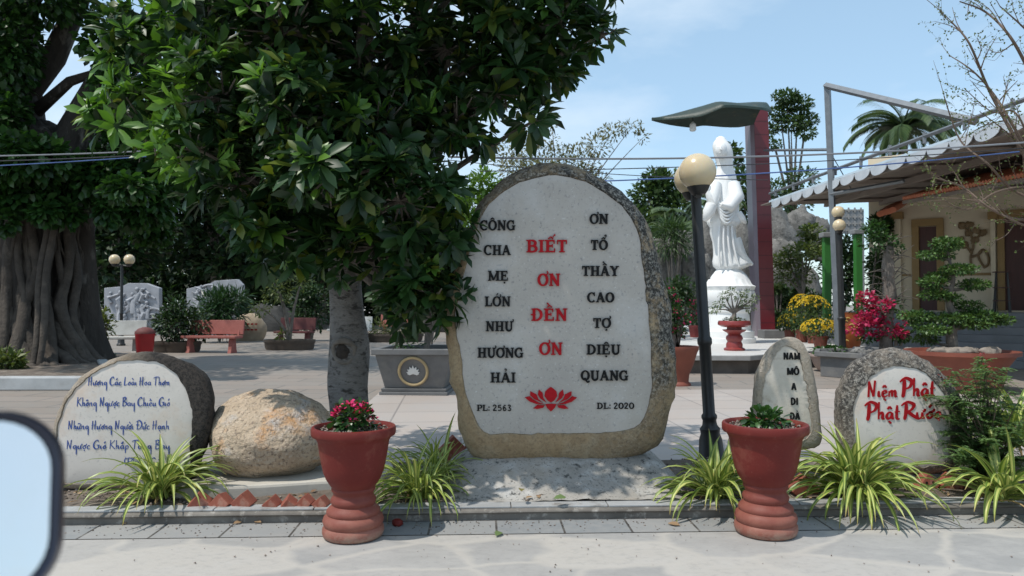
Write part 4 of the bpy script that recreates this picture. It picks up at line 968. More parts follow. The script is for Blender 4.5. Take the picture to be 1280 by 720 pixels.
rim.build('rim', M_GPL, root, bevel=.012)
MB().add([(-.5, -.5, .63), (.5, -.5, .63), (.5, .5, .63), (-.5, .5, .63)], [(0, 1, 2, 3)]).build('soil', M_SOIL, root)
tl = math.atan(.12/.5); ring = MB().tube([(.21*math.cos(t), -.012, .21*math.sin(t)) for t in [2*PI*i/40 for i in range(41)]], .022, 8, 0, False).build('gold_ring', M_GOLD, root, smooth=True)
ring.location = (0, -.505, .36); ring.rotation_euler.x = tl
lo = MB()
for i, a in enumerate((-75, -50, -25, 0, 25, 50, 75)):
    a = R(a); l = .12-.02*abs(a); q = Vector((math.sin(a), math.cos(a))); p_ = Vector((q.y, -q.x)); b0 = Vector((0, -.04))
    pts = [b0, b0+q*l*.5+p_*.03, b0+q*l*1.1, b0+q*l*.5-p_*.03]; lo.prism([(p.x, p.y) for p in pts], -.018-.003*(3-abs(i-3)), -.004)
for sx in (-.05, .05): lo.prism([(0, -.03), (sx, -.06), (sx*1.8, -.04), (sx, -.02)], -.016, -.004)
l = lo.build('lotus_emblem', M_WPET, root); l.location = (0, -.505, .36); l.rotation_euler.x = tl
M_DKLEAF = leafmat('shade_leaf', (.012, .03, .01), (.035, .075, .022), .2, .45)
fb = MB().tube(bez((.1, 0, .6), (.15, 0, 1.0), (.12, 0, 1.5), 8), .05, 8, .3); fb.tube(bez((.1, 0, .9), (-.1, 0, 1.2), (-.3, 0, 1.5), 6), .03, 6); fb.tube(bez((.1, 0, .9), (.4, 0, 1.2), (.5, 0, 1.6), 6), .03, 6); fb.build('stem', M_BARK, root, smooth=True)
foliage('foliage', M_DKLEAF, root, [((.05, 0, 1.75), (.65, .6, .55), 900), ((-.35, 0, 1.5), (.4, .4, .35), 350), ((.45, 0, 1.5), (.3, .4, .35), 250)], .15, .07, True)
foliage('ground_plant', M_GREEN, root, [((-.15, -.25, .72), (.2, .15, .12), 80)], .12, .03, True)
M_BRNP = pm('brown_planter', (.11, .085, .065), (.07, .055, .045), 6, .85, .4, 30, .01)
M_YELL = leafmat('olive_leaf', (.05, .085, .02), (.14, .17, .05), .3, .5)
def low_planter(px, py, wpx, label, blobs, m, lf, size=(.1, .05), trunk=None):
    c = G(px, py); k = c.y/F; w = wpx*k/2; root = thing('low_planter', label, 'planter', (c.x, c.y+w*.5, 0))
    MB().lathe([(w*.9, 0), (w*.95, .08), (w*.97, .2), (w, .22), (w, .30), (w*.93, .30), (w*.9, .24), (.01, .26)], 28, mod=lambda t, z: 1/math.sqrt(math.cos(t)**2+(math.sin(t)/.6)**2)).build('planter_body', M_BRNP, root, smooth=True, ang=40)
    bl = [((P(x, y, c.y).x-c.x, random.uniform(-.1, .1), P(x, y, c.y).z), (rx*k, rx*k*.8, ry*k), n_) for x, y, rx, ry, n_ in blobs]
    tb = MB()
    for (cc, r_, n_) in bl: tb.tube(bez((0, 0, .25), (cc[0]*.2, 0, cc[2]*.6+.1), cc, 6), [.06-.006*i for i in range(7)], 6, .3)
    tb.build('stem', M_BARK, root, smooth=True); foliage('foliage', m, root, bl, size[0], size[1], True)
low_planter(214, 441, 62, 'low round planter with dense dark shrub between white and red benches', [(215,405,26,22,700),(195,408,16,16,250),(240,405,18,20,350),(215,385,16,14,250)], M_DKLEAF, 0, (.16, .06))
low_planter(357, 438, 66, 'low oval planter with a thin yellowish bonsai before the dark red bench', [(345,365,22,16,260),(320,385,14,10,120),(372,352,16,10,120),(335,350,16,9,110),(350,420,10,8,90)], M_YELL, 0, (.12, .05))
low_planter(490, 428, 75, 'low planter with strap-leaved plants between trunk and square planter', [(470,412,12,12,160),(500,414,14,10,160),(515,412,10,8,120)], M_YELL, 0, (.3, .035))
# bushes
M_CYC = leafmat('cycad_leaf', (.012, .04, .014), (.04, .09, .03), .2, .4)
def bush(px, py, D, rx, rz, n_, label, m=None, ln=.16, wd=.07, name='bush'):
    c = P(px, py, D); k = D/F; root = thing(name, label, 'bush', (c.x, D, 0))
    st = MB()
    for i in range(6):
        a = i*1.05; st.tube(bez((0, 0, 0), (math.cos(a)*.1, math.sin(a)*.1, c.z*.6), (math.cos(a)*rx*k*.5, math.sin(a)*rx*k*.5, c.z), 5), .03, 6)
    st.build('stem', M_BARK, root)
    bl = [((0, 0, c.z), (rx*k, rx*k*.7, rz*k), n_)] + [((random.uniform(-.7, .7)*rx*k, random.uniform(-.4, .2)*rx*k, c.z+random.uniform(-.5, .7)*rz*k), (rx*k*.45, rx*k*.4, rz*k*.4), n_//5) for _ in range(4)]
    foliage('foliage', m or M_DKLEAF, root, bl, ln, wd, False)
    return root
bush(275, 390, 26, 30, 26, 1100, 'dark rounded bush under the seated relief figure', M_CYC, .4, .05)
bush(390, 385, 27, 26, 30, 1200, 'dense dark bush left of the near tree trunk', M_DKLEAF)
bush(305, 392, 28, 8, 22, 350, 'narrow conical bush beside the far tan boulder', M_DKLEAF, name='bush')
bush(125, 405, 19, 18, 20, 350, 'low leafy bush left of the white bench behind the banyan kerb', M_YELL, .14, .06)
bush(130, 452, 17, 16, 9, 260, 'bright green low plant at the banyan roots', leafmat('bright_leaf', (.05, .13, .02), (.12, .26, .05), .3, .4), .14, .06)
bush(8, 455, 13.5, 22, 20, 330, 'low green plant at the left edge before the banyan', M_YELL, .14, .06)
bush(540, 345, 24, 30, 40, 700, 'dark shrub with orange-tipped leaves behind the square planter', M_DKLEAF)

# ------------------------------------------------------------------ banyan in its kerbed bed
kx1 = G(112, 489).x; ky = 11.4
kb = MB(); kb.slab([(-22, ky), (kx1, ky+.15), (kx1+.35, ky+.6), (kx1-5.2, ky+9), (kx1-5.45, ky+9), (kx1+.1, ky+.65), (kx1-.12, ky+.38), (-22, ky+.25)], 0, .21)
tag(kb.build('kerb', pm('white_kerb_paint', (.44, .45, .45), (.33, .34, .34), 4, .7, .3, 30, .005, spots=[(2, (.22, .21, .2), .55, .8)]), bevel=.02), kind='structure')
tag(MB().slab([(-22, ky+.2), (kx1-.1, ky+.36), (kx1, ky+.66), (kx1-5.3, ky+8.9), (-22, ky+8.9)], .02, .17).build('banyan_soil', M_SOIL), kind='structure')
BD = 15.8; bx = (35-CX)/F*BD; k = BD/F
root = thing('banyan_tree', 'massive banyan with fluted roots at the left edge', 'tree', (bx, BD, .1))
M_BAN = pm('banyan_bark', (.065, .055, .047), (.03, .025, .021), 2.5, .95, .9, 9, .06, spots=[(3.5, (.27, .25, .22), .55, .75), (6, (.03, .027, .024), .55, .75)], vscale=(1, 1, .35))
def flute(t, z): return 1 + .16*math.sin(5*t+.6+z*.15)+.10*math.sin(9*t+2-z*.3)+.06*math.sin(17*t+z) + .25*max(0, 1-z/1.0)*max(0, math.sin(6*t))
bt = MB().lathe([(1.42, -.1), (1.32, .2), (1.24, .6), (1.2, 1.2), (1.15, 2), (1.12, 2.8), (1.15, 3.6), (1.1, 4.2), (.9, 4.8), (.3, 5.2)], 72, mod=flute)
bt.tube([(-.3, 0, 3.6), (-.35, 0, 5), (-.5, .1, 6.5), (-.45, .1, 9)], [.8, .62, .5, .42], 20, .5)
bt.tube([(.6, 0, 3.4), (.95, .1, 4.8), (1.35, .2, 6.0), (2.1, .3, 7.6)], [.55, .42, .36, .25], 16, .5)
bt.tube([(-.3, 0, 5.6), (.4, .1, 6.6), (1.0, .1, 8)], [.3, .24, .18], 12, .4); bt.tube([(.1, 0, 5.4), (.9, -.1, 6.0), (1.9, -.2, 6.3)], [.14, .1, .06], 10, .4)
bt.build('trunk', M_BAN, root, smooth=True, ang=180)
rb = MB()
for i in range(44):
    a = random.uniform(-PI*.98, -PI*.02); a2 = a+random.uniform(-.25, .25); z0 = random.uniform(1.5, 4)
    rb.tube(catmull([(math.cos(a)*1.12, math.sin(a)*1.12, z0), (math.cos(a2)*1.28, math.sin(a2)*1.28, z0*.6), (math.cos(a)*1.36, math.sin(a)*1.36, z0*.3), (math.cos(a2)*1.75, math.sin(a2)*1.75, .12), (math.cos(a2)*2.3, math.sin(a2)*2.3, 0)], 4), [.06+.05*random.random()]*8+[.11, .12, .13, .13, .12, .11, .1, .08, .05], 8, .3)
for px in (60, 97, 104):
    x = (px-35)*k; rb.tube(catmull([(x+.05, -1.0, 4.2), (x+.1, -1.15, 3), (x-.02, -1.25, 1.8), (x+.06, -1.4, .8), (x+.1, -1.6, 0)], 5), .065, 8, .3)
for i in range(46):
    a = random.uniform(-PI*.98, -PI*.02); z = random.uniform(1.6, 4.2); pth = []; r_ = 1.2
    while z > .1:
        pth.append((math.cos(a)*r_, math.sin(a)*r_, z)); z -= random.uniform(.25, .5); a += random.gauss(0, .085); r_ = 1.2 + .12*max(0, 1.2-z) + random.uniform(-.03, .06)
    if len(pth) > 2: rb.tube(catmull(pth, 3), random.uniform(.018, .05), 6, .5)
rb.build('aerial_root', pm('pale_root_bark', (.10, .082, .066), (.045, .037, .03), 5, .95, .9, 20, .03, spots=[(4, (.05, .042, .036), .5, .7)]), root, smooth=True, ang=180)
M_BANL = leafmat('banyan_leaf', (.011, .036, .009), (.04, .105, .022), .32, .4)
bl = []
for (px, py, D, rx, rz, n_) in ((10,60,15,40,70,700),(20,235,14.5,60,32,1500),(110,225,15,60,30,1300),(30,200,14,60,30,1000),(150,130,15,40,50,420),(140,50,15,40,40,450),(180,200,15.5,60,60,1300),(60,0,15,60,26,380),(170,255,15.5,46,30,900),(220,100,15.5,50,60,800),(100,210,14.8,40,14,140),(15,150,14.8,20,36,250),(60,-120,15,200,100,2500),(-60,150,15,60,200,1500),(250,20,16,60,60,800),(190,285,18,30,22,400),(55,262,14,14,16,120),(85,268,14.4,14,14,120),(5,275,14,16,16,120),(135,262,14.6,14,20,140),(160,235,12.5,26,14,200),(250,-90,14,150,60,1500),(420,-120,17,150,80,1800),(600,-110,19,130,70,1400),(150,-180,20,200,90,2200),(420,-200,24,200,90,2200),(-150,-150,12,150,80,1200)):  # last entries: unseen crown spread overhead, added to shade the plaza
    c = P(px, py, D); kk = D/F; bl.append(((c.x, c.y, c.z), (rx*kk, rx*kk*.8, rz*kk), int(n_*1.7)))
foliage('crown', M_BANL, root, bl, .19, .12, True, inv=tuple(root.location), up=.0)

# ------------------------------------------------------------------ statue court
M_PLAT = pm('pale_terrace_tiles', (.56, .55, .53), (.50, .49, .47), 2, .55, .1, 40, .002)
M_EDGE = pm('grey_terrace_edge', (.33, .325, .315), (.25, .245, .235), 5, .7, .2, 40, .004)
M_PBASE = pm('stained_terrace_wall', (.13, .11, .095), (.08, .07, .06), 4, .85, .3, 30, .006)
pc = G(938, 468); pz = .36
pl = [(1.6, 14.4), (pc.x, pc.y), (8.2, 17.2), (9.0, 21.5), (9.0, 34), (.5, 34), (-.3, 16.5)]
def inset(poly, d):
    cx = sum(p[0] for p in poly)/len(poly); cy = sum(p[1] for p in poly)/len(poly)
    return [(x + (cx-x)*d, y + (cy-y)*d) for x, y in poly]
MBp = MB().slab(inset(pl, .02), -.02, pz-.1); tag(MBp.build('terrace_base', M_PBASE), kind='structure')
tag(MB().slab(pl, pz-.1, pz-.004).build('terrace_edge', M_EDGE, bevel=.01), kind='structure')
tag(MB().slab(inset(pl, .004), pz-.02, pz).build('terrace', M_PLAT), kind='structure')
# statue on its pedestal
M_MARB = pm('white_statue_paint', (.80, .80, .78), (.74, .74, .73), 3, .45, .05, 20, .003)
SD = 19.0; sc_ = SD/F; sb = Vector(((905-CX)*sc_, SD, pz)); root = thing('robed_statue', 'tall white robed statue holding a vase on a lotus pedestal', 'statue', sb)
def sz(py): return P(905, py, SD).z - pz
PROFS = [ # py, xl, xr, depth ratio
 (352,888,938,.9),(346,889,934,.9),(341,893,930,.85),(337,896,927,.8),(333,892,936,.75),(329,891,940,.6),(326,891,933,.7),(320,892,926,.8),(312,892,923,.8),(302,891,921,.8),(292,888,920,.8),(284,888,921,.8),(280,885,928,.75),(276,884,927,.75),(271,887,924,.85),(262,885,924,.85),(254,886,924,.85),(246,887,923,.8),(236,889,922,.75),(228,891,922,.7),(221,893,921,.7),(214,896,919,.75),(208,898,917,.8),(203,896.5,917,.85),(198,895,917,.9),(192,893.5,917,.95),(187,892.5,916,.95),(182,892,914,.95),(178,893,911,.9),(174,896,908,.85),(172,897,907,.8),(170.5,900,904,.8)]
vs = []; fs = []; n = 44
for j, (py, xl, xr, dr) in enumerate(PROFS):
    cx = ((xl+xr)/2-905)*sc_; rx = (xr-xl)/2*sc_
    for i in range(n):
        t = 2*PI*i/n; robe = 1 if py > 212 else 0
        fold = (1 + .032*math.sin(9*t+py*.07) + .02*math.sin(15*t-py*.11)) if robe and py < 340 else 1 + (.012*math.sin(7*t) if robe else 0)
        vs.append((cx + rx*math.cos(t)*(.97 if abs(math.cos(t)) < .95 else 1)*(fold if abs(math.cos(t)) < .8 else 1), rx*dr*math.sin(t)*fold, sz(py)))
for j in range(len(PROFS)-1):
    for i in range(n): fs.append((j*n+i, j*n+(i+1) % n, (j+1)*n+(i+1) % n, (j+1)*n+i))
fs += [tuple(range(n))[::-1], tuple((len(PROFS)-1)*n+i for i in range(n))]
body = MB().add(vs, fs)
X = lambda px: (px-905)*sc_
# sleeves, arm and folds sculpted into the same figure
body.tube([(X(893), -.12, sz(232)), (X(888), -.3, sz(246)), (X(885), -.36, sz(258)), (X(883), -.36, sz(248)), (X(882), -.36, sz(241))], [.17, .19, .15, .09, .06], 12)
body.tube([(X(886), -.34, sz(258)), (X(882), -.34, sz(268)), (X(877), -.34, sz(278))], [.15, .16, .05], 12)
body.tube([(X(915), -.15, sz(232)), (X(917), -.32, sz(248)), (X(906), -.42, sz(262)), (X(896), -.43, sz(258))], [.17, .19, .15, .07], 12)
for k_ in range(6): body.tube(bez((X(890+k_), -.36, sz(252+k_*3)), (X(900), -.50, sz(268+k_*5)), (X(918-k_), -.30, sz(252+k_*4)), 10), .035, 6)
for k_ in range(4): body.tube(bez((X(896+k_*5), -.30, sz(284)), (X(893+k_*6), -.34, sz(310)), (X(896+k_*8), -.30, sz(334)), 8), .03, 6)
body.tube(bez((X(916), -.05, sz(300)), (X(922), -.1, sz(320)), (X(940), -.05, sz(331)), 8), [.2, .2, .18, .16, .14, .11, .09, .07, .04], 10)
body.blob((X(899), -.26, sz(190)), (.15, .13, .2), 0, .03, 1, 16, 12)           # face inside the veil
body.tube([(X(897), -.38, sz(187)), (X(896.4), -.42, sz(191)), (X(897), -.37, sz(191.5))], [.015, .03, .02], 6)
body.tube([(X(895.5), -.36, sz(194.5)), (X(898), -.375, sz(194.5))], .012, 6); body.tube([(X(921), -.1, sz(268)), (X(926), -.15, sz(275)), (X(931), -.15, sz(280))], [.12, .10, .03], 10)
body.build('robed_figure', M_MARB, root, smooth=True, ang=70)
MB().lathe([(.05, 0), (.07, .05), (.055, .16), (.03, .2), (.045, .24)], 14, (X(881.5), -.36, sz(243))).build('vase', M_MARB, root, smooth=True)
pet = lambda t, z: 1 + .05*abs(math.sin(9*t))
MB().lathe([(.68, 0), (.68, .12), (.64, .13), (.64, .3), (.56, .33), (.52, .75), (.56, .8), (.56, .9)], 36, (X(910), 0, 0)).build('pedestal', M_MARB, root, smooth=True, ang=35)
MB().lathe([(.48, .88), (.60, 1.02), (.66, 1.2), (.63, 1.32), (.54, 1.33)], 72, (X(910), 0, 0), mod=pet).build('lotus_base', M_MARB, root, smooth=True)
MB().lathe([(.58, 1.3), (.64, 1.44), (.56, sz(356)), (.48, sz(349))], 72, (X(911), 0, 0), mod=pet).build('lotus_base', M_MARB, root, smooth=True)
# red pillar and green canopy
M_PILL = pm('red_tiled_pillar', (.15, .014, .02), (.115, .011, .016), 2, .3, .05, 30, .002)
M_PILL2 = pm('side_reflection_tile', (.20, .16, .19), (.16, .13, .15), 2, .3, .05, 30, .002)  # dark violet reflection on the pillar's left face, painted as a flat colour
PDD = 23.0; c0 = P(956, 411, PDD); c1 = P(947, 138, PDD); root = thing('canopy_pillar', 'dark red tiled pillar leaning under a green leaf-shaped canopy beside the white statue', 'pillar', (c0.x, PDD, pz))
hgt = c1.z - pz; w = .44
MB().add([(-w/2, -.3, 0), (w/2, -.3, 0), (w/2, .3, 0), (-w/2, .3, 0), (-w/2+c1.x-c0.x, -.3, hgt), (w/2+c1.x-c0.x, -.3, hgt), (w/2+c1.x-c0.x, .3, hgt), (-w/2+c1.x-c0.x, .3, hgt)], [(0, 3, 2, 1), (4, 5, 6, 7), (0, 1, 5, 4), (1, 2, 6, 5), (2, 3, 7, 6), (3, 0, 4, 7)]).build('shaft', M_PILL, root)
jb = MB()
for i in range(1, 17):
    z = hgt*i/17; x = (c1.x-c0.x)*i/17; jb.box((x, -.3015, z), (w-.01, .003, .018))
jb.build('tile_joint', pm('pillar_joint', (.07, .012, .015), None, 5, .6, 0), root)
sp_ = MB().add([(-w/2-.004, -.3, 0), (-w/2-.004, .3, 0), (-w/2-.004+c1.x-c0.x, .3, hgt), (-w/2-.004+c1.x-c0.x, -.3, hgt), (-w/2-.10, -.2, 0), (-w/2-.10, .3, 0), (-w/2-.10+c1.x-c0.x, .3, hgt), (-w/2-.10+c1.x-c0.x, -.2, hgt)], [(0, 1, 2, 3), (4, 7, 6, 5), (0, 3, 7, 4), (1, 5, 6, 2), (0, 4, 5, 1), (3, 2, 6, 7)])
sp_.build('side_reflection', M_PILL2, root)
# canopy: a big leaf seen almost edge on
M_CANO = pm('dark_green_canopy', (.018, .040, .030), (.010, .024, .018), 3, .5, .4, 20, .02, spots=[(5, (.10, .085, .04), .58, .75)])
vs = []; fs = []; nu, nv = 26, 14
cw = P(818, 143, 21.5); cl = P(953, 130, 21.9).x - cw.x
for layer in (0, 1):
    for i in range(nu+1):
        u = i/nu; x = cw.x + cl*u; hw = 1.0*(min(1, (u/.55))**1.1)*(1 if u < .9 else 1-.25*(u-.9)/.1) + .05
        for j in range(nv+1):
            v_ = -1+2*j/nv; zz = cw.z + .42*min(1, u/.55)**1.3 - .08*max(0, u-.6) + .04*math.sin(u*9+v_*4)*u - .34*abs(v_)**2.2*min(1, u/.4)
            vs.append((x - c0.x, 21.9 + hw*v_ - PDD, zz - pz - (.07 if layer == 0 else 0)))
M_ = (nu+1)*(nv+1)
for l in (0, 1):
    for i in range(nu):
        for j in range(nv): a = l*M_+i*(nv+1)+j; fs.append((a, a+1, a+nv+2, a+nv+1))
for i in range(nu):
    for j in (0, nv): a = i*(nv+1)+j; fs.append((a, a+nv+1, a+nv+1+M_, a+M_))
for j in range(nv):
    for i in (0, nu): a = i*(nv+1)+j; fs.append((a, a+1, a+1+M_, a+M_))
MB().add(vs, fs).build('canopy', M_CANO, root, smooth=True, ang=50)
c2 = P(866, 158, 21.8); b_ = thing('hanging_lamp', 'small white lamp hanging below the green canopy', 'lamp', c2)
MB().tube([(0, 0, .12), (0, 0, .4)], .012, 6).build('cord', M_IRON, b_); MB().lathe([(.02, .14), (.05, .1), (.09, .06), (.1, -.1), (.07, -.14), (.01, -.15)], 16).build('lamp_shade', M_WPET, b_, smooth=True)

# pots on the terrace
M_REDP = pm('oxblood_glaze', (.26, .04, .035), (.20, .03, .028), 6, .35, .05, 30, .002)
M_BONL = leafmat('grey_green_leaf', (.07, .11, .05), (.16, .20, .10), .25, .5)
g = G(918, 438, pz); k = g.y/F; root = thing('bonsai_urn', 'oxblood pedestal urn with a small grey-leaved bonsai before the white statue', 'bonsai urn', g)
MB().lathe([(r*k, z*k) for r, z in ((12.5,0),(13,2),(12,3),(10,4),(10,8),(8.5,11),(10.5,15),(9.5,18),(7.5,20),(9,22),(14,24.5),(14.5,26),(9,26.5),(9,29),(15,29.5),(20,32),(20,35),(19,37),(17,37),(16,34),(.1,35))], 36).build('urn', M_REDP, root, smooth=True, ang=45)
tb = MB().tube(bez((-3*k, 0, 34*k), (3*k, 0, 44*k), (-2*k, 0, 56*k), 8), [5*k, 4.5*k, 4*k, 3*k, 2.4*k, 2*k, 1.6*k, 1.4*k, 1.2*k], 8, .4)
bl = []
for px, py in ((-18,58),(-12,68),(-4,74),(6,66),(14,58),(20,52),(-24,50),(12,72),(24,64)):
    tb.tube(bez((0, 0, 46*k), (px*k*.4, 0, 54*k), (px*k, 0, py*k), 6), [1.6*k*(1-.12*i) for i in range(7)], 5); bl.append(((px*k, 0, py*k), (7*k, 7*k, 4*k), 60))
tb.build('trunk', M_BARK, root, smooth=True); foliage('foliage', M_BONL, root, bl, .07, .03); foliage('moss', M_GREEN, root, [((0, 0, 38*k), (14*k, 14*k, 2.5*k), 220)], .05, .03)
M_YELF = leafmat('yellow_petal', (.62, .42, .015), (.75, .55, .03), .2, .5)
M_MUMG = leafmat('mum_leaf', (.025, .06, .012), (.06, .11, .025), .2, .5)
def mum(px, py, D, wpot, hpot, rx, rz, nf, label, tall=False):
    g = Vector(((px-CX)/F*D, D, pz)); k = D/F; root = thing('chrysanthemum_pot', label, 'flower pot', g, 0, 'potted chrysanthemums on the terrace')
    MB().lathe([(wpot*.38*k, 0), (wpot*.5*k, hpot*k*.92), (wpot*.53*k, hpot*k*.93), (wpot*.53*k, hpot*k), (wpot*.47*k, hpot*k), (wpot*.44*k, hpot*k*.9), (.01, hpot*k*.9)], 28).build('pot', M_TERRA2, root, smooth=True, ang=40)
    zc = (hpot+rz*.7)*k
    foliage('foliage', M_MUMG, root, [((0, 0, zc), (rx*k, rx*k, rz*k), 700)], .07, .04)
    p = []; d = []
    for _ in range(nf):
        u = Vector((random.gauss(0, 1), random.gauss(0, 1), random.gauss(.35 if not tall else 1.6, .8))).normalized()
        if u.z < -.25: continue
        c = Vector((u.x*rx*k, u.y*rx*k, zc+u.z*rz*k))*1.0
        for q in range(7): a = q*.9; p.append(c); d.append(u.orthogonal().normalized()*math.cos(a) + u.cross(u.orthogonal().normalized())*math.sin(a) + u*.35)
    leaves('blossom', M_YELF, root, p, d, rnd(len(p))*.4+np.array([0, 0, 1.0]), .03, .02)
mum(1025, 423, 16.6, 18, 15, 23, 13, 330, 'round yellow chrysanthemum in a clay pot at the terrace edge, nearest the pole')
mum(1016, 408, 18.6, 16, 16, 23, 26, 230, 'tall yellow chrysanthemum behind the round one at the galvanised pole', True)
mum(1002, 408, 19.2, 16, 16, 18, 26, 200, 'tall yellow chrysanthemum left of its equally tall neighbour', True)
mum(987, 409, 19.8, 14, 14, 15, 12, 140, 'low olive chrysanthemum leftmost in the row beside the pillar')
g = Vector(((972-CX)/F*21.5, 21.5, pz)); o = MB().box((0, 0, .12), (1.0, .6, .24)).build('dark_trough', M_GPL, bevel=.02); o.location = g; tag(o, 'low dark grey trough between the red pillar and the chrysanthemums', 'trough')
# white bowl of greens, on the plaza before the terrace
c = G(1046, 466); k = c.y/F; root = thing('bowl_planter', 'pinkish white round bowl planter full of dark greens before the terrace', 'planter', (c.x, c.y+.3, 0))
MB().lathe([(r*k, z*k) for r, z in ((13,0),(14,1),(19,7),(22,14),(24,18),(26,19.5),(26,22),(23.5,22),(21,17),(.1,16))], 40).build('bowl', pm('pinkish_clay', (.42, .33, .29), (.34, .26, .23), 6, .6, .1), root, smooth=True, ang=45)
foliage('foliage', M_GREEN, root, [((0, 0, 25*k), (20*k, 20*k, 6*k), 500)], .09, .06, True)
# large clay pot left of the lamp, with shrub
c = G(853, 484); k = c.y/F; root = thing('clay_planter', 'big orange clay pot with a leafy shrub, half behind the tall stone', 'planter', (c.x, c.y+.3, 0))
MB().lathe([(r*k, z*k) for r, z in ((16,0),(16,2),(13,5),(14,14),(19,26),(24,42),(26,46),(26,50),(24,50),(22,44),(.1,42))], 40).build('pot', M_TERRA2, root, smooth=True, ang=45)
tb = MB(); bl = []
for px, py, r_, n_ in ((-12,75,13,260),(2,68,12,220),(-6,95,12,260),(-18,98,12,240),(6,84,9,150),(-10,118,10,190),(-22,120,9,120),(-2,110,8,120)):
    tb.tube(bez((0, 0, 40*k), (px*k*.3, 0, py*k*.7), (px*k, 0, py*k), 6), .018, 5); bl.append(((px*k, random.uniform(-.1, .1), py*k), (r_*k, r_*k, r_*k*.6), n_))
tb.build('stem', M_BARK, root); foliage('foliage', M_GREEN, root, bl, .06, .035)
p, u = in_blobs([(b_[0], b_[1], 14) for b_ in bl]); leaves('blossom', M_PINK, root, p, u, rnd(len(p)), .05, .04)
for i, (px, py, D, w_, lab) in enumerate(((838,412,20.5,20,'red planter box with low shrub left of the statue'), (868,409,22,15,'small red pot with pink flowers just left of the statue pedestal'))):
    g = Vector(((px-CX)/F*D, D, pz)); k = D/F; root = thing('red_pot', lab, 'planter', g)
    MB().lathe([(w_*.35*k, 0), (w_*.5*k, .3), (w_*.53*k, .31), (w_*.53*k, .36), (w_*.45*k, .36), (.01, .3)], 24).build('pot', M_REDP, root, smooth=True, ang=40)
    foliage('foliage', M_GREEN, root, [((0, 0, .75), (w_*.55*k, w_*.5*k, .4), 420)], .09, .05)
    p, u = in_blobs([((0, 0, .85), (w_*.5*k, w_*.5*k, .35), 40)]); leaves('blossom', M_PINK, root, p, u, rnd(40), .07, .05)
# hexagonal planter with bougainvillea and dead trunk
c = Vector((6.55, 13.9, 0)); root = thing('hexagonal_planter', 'grey hexagonal planter with crimson bougainvillea round a bare grey trunk', 'planter', c, .1)
MB().lathe([(.80, 0), (.80, .36), (.92, .38), (.92, .47), (.82, .47), (.80, .40), (.01, .40)], 6).build('planter_body', M_GPL, root, bevel=.01)
k = 13.9/F; X_ = lambda px: (px-CX)*k - c.x; Z_ = lambda py: P(1100, py, 13.9).z
tb = MB().tube(catmull([(X_(1106), 0, .35), (X_(1110), 0, Z_(400)), (X_(1114), 0, Z_(370)), (X_(1113), 0, Z_(330)), (X_(1114), 0, Z_(306))], 5), [.11]*12+[.1]*6+[.09, .08, .06], 12, .45)
for i in range(46):
    z = random.uniform(Z_(385), Z_(305)); a = random.uniform(0, 6.28); l = random.uniform(.25, .65)
    s_ = Vector((X_(1113), 0, z)); e_ = s_ + Vector((math.cos(a)*l, math.sin(a)*l*.6, random.uniform(-.1, .5))); tb.tube(bez(s_, (s_+e_)/2+Vector((0, 0, .1)), e_, 5), [.014, .012, .01, .008, .006, .004], 5)
tb.build('trunk', M_BARK, root, smooth=True)
M_BOUG = leafmat('bougainvillea_bract', (.30, .006, .045), (.48, .025, .11), .3, .5)
foliage('blossom', M_BOUG, root, [((X_(x), random.uniform(-.25, .1), Z_(y)), (r_*k, r_*k, r_*k*.8), n_) for x, y, r_, n_ in ((1082,373,11,120),(1095,395,14,170),(1073,400,12,130),(1110,410,13,110),(1090,412,16,170),(1128,398,8,40),(1082,388,14,140),(1064,410,9,50),(1125,415,8,40),(1100,380,10,60))], .075, .06)
foliage('foliage', M_GREEN, root, [((X_(x), 0, Z_(y)), (r_*k, r_*k, r_*k*.6), n_) for x, y, r_, n_ in ((1108,390,10,70),(1076,385,12,60),(1120,380,12,60),(1100,300,22,250),(1095,285,14,160),(1120,310,12,90),(1085,420,14,100))], .09, .05)
st_ = [(X_(x), random.uniform(-.4, .2), .46) for x in (1062, 1082, 1104, 1124, 1134, 1072)]
rb = MB()
for i, s_ in enumerate(st_): rb.blob(s_, (.13, .1, .09), i, .3)
rb.build('stones', M_ROCKG, root, smooth=True)
# glazed jar behind the bougainvillea
g = Vector(((1062-CX)/F*16.4, 16.4, pz)); root = thing('glazed_jar', 'orange glazed jar with gold relief behind the bougainvillea', 'jar', g)
MB().lathe([(.16, 0), (.2, .05), (.27, .3), (.29, .55), (.25, .75), (.27, .8), (.22, .8), (.1, .7)], 28).build('jar_body', pm('orange_glaze', (.36, .11, .03), (.26, .06, .02), 5, .3, .1), root, smooth=True)
db = MB()
for i in range(14): a = PI + random.uniform(.1, PI-.1); z = random.uniform(.12, .7); r_ = .285; db.tube(bez((math.cos(a)*r_, math.sin(a)*r_, z), (math.cos(a+.15)*(r_+.03), math.sin(a+.15)*(r_+.03), z+.05), (math.cos(a+.3)*r_, math.sin(a+.3)*r_, z), 4), .014, 5)
db.build('relief', pm('gold_glaze', (.55, .38, .10), None, 8, .35, 0), root)
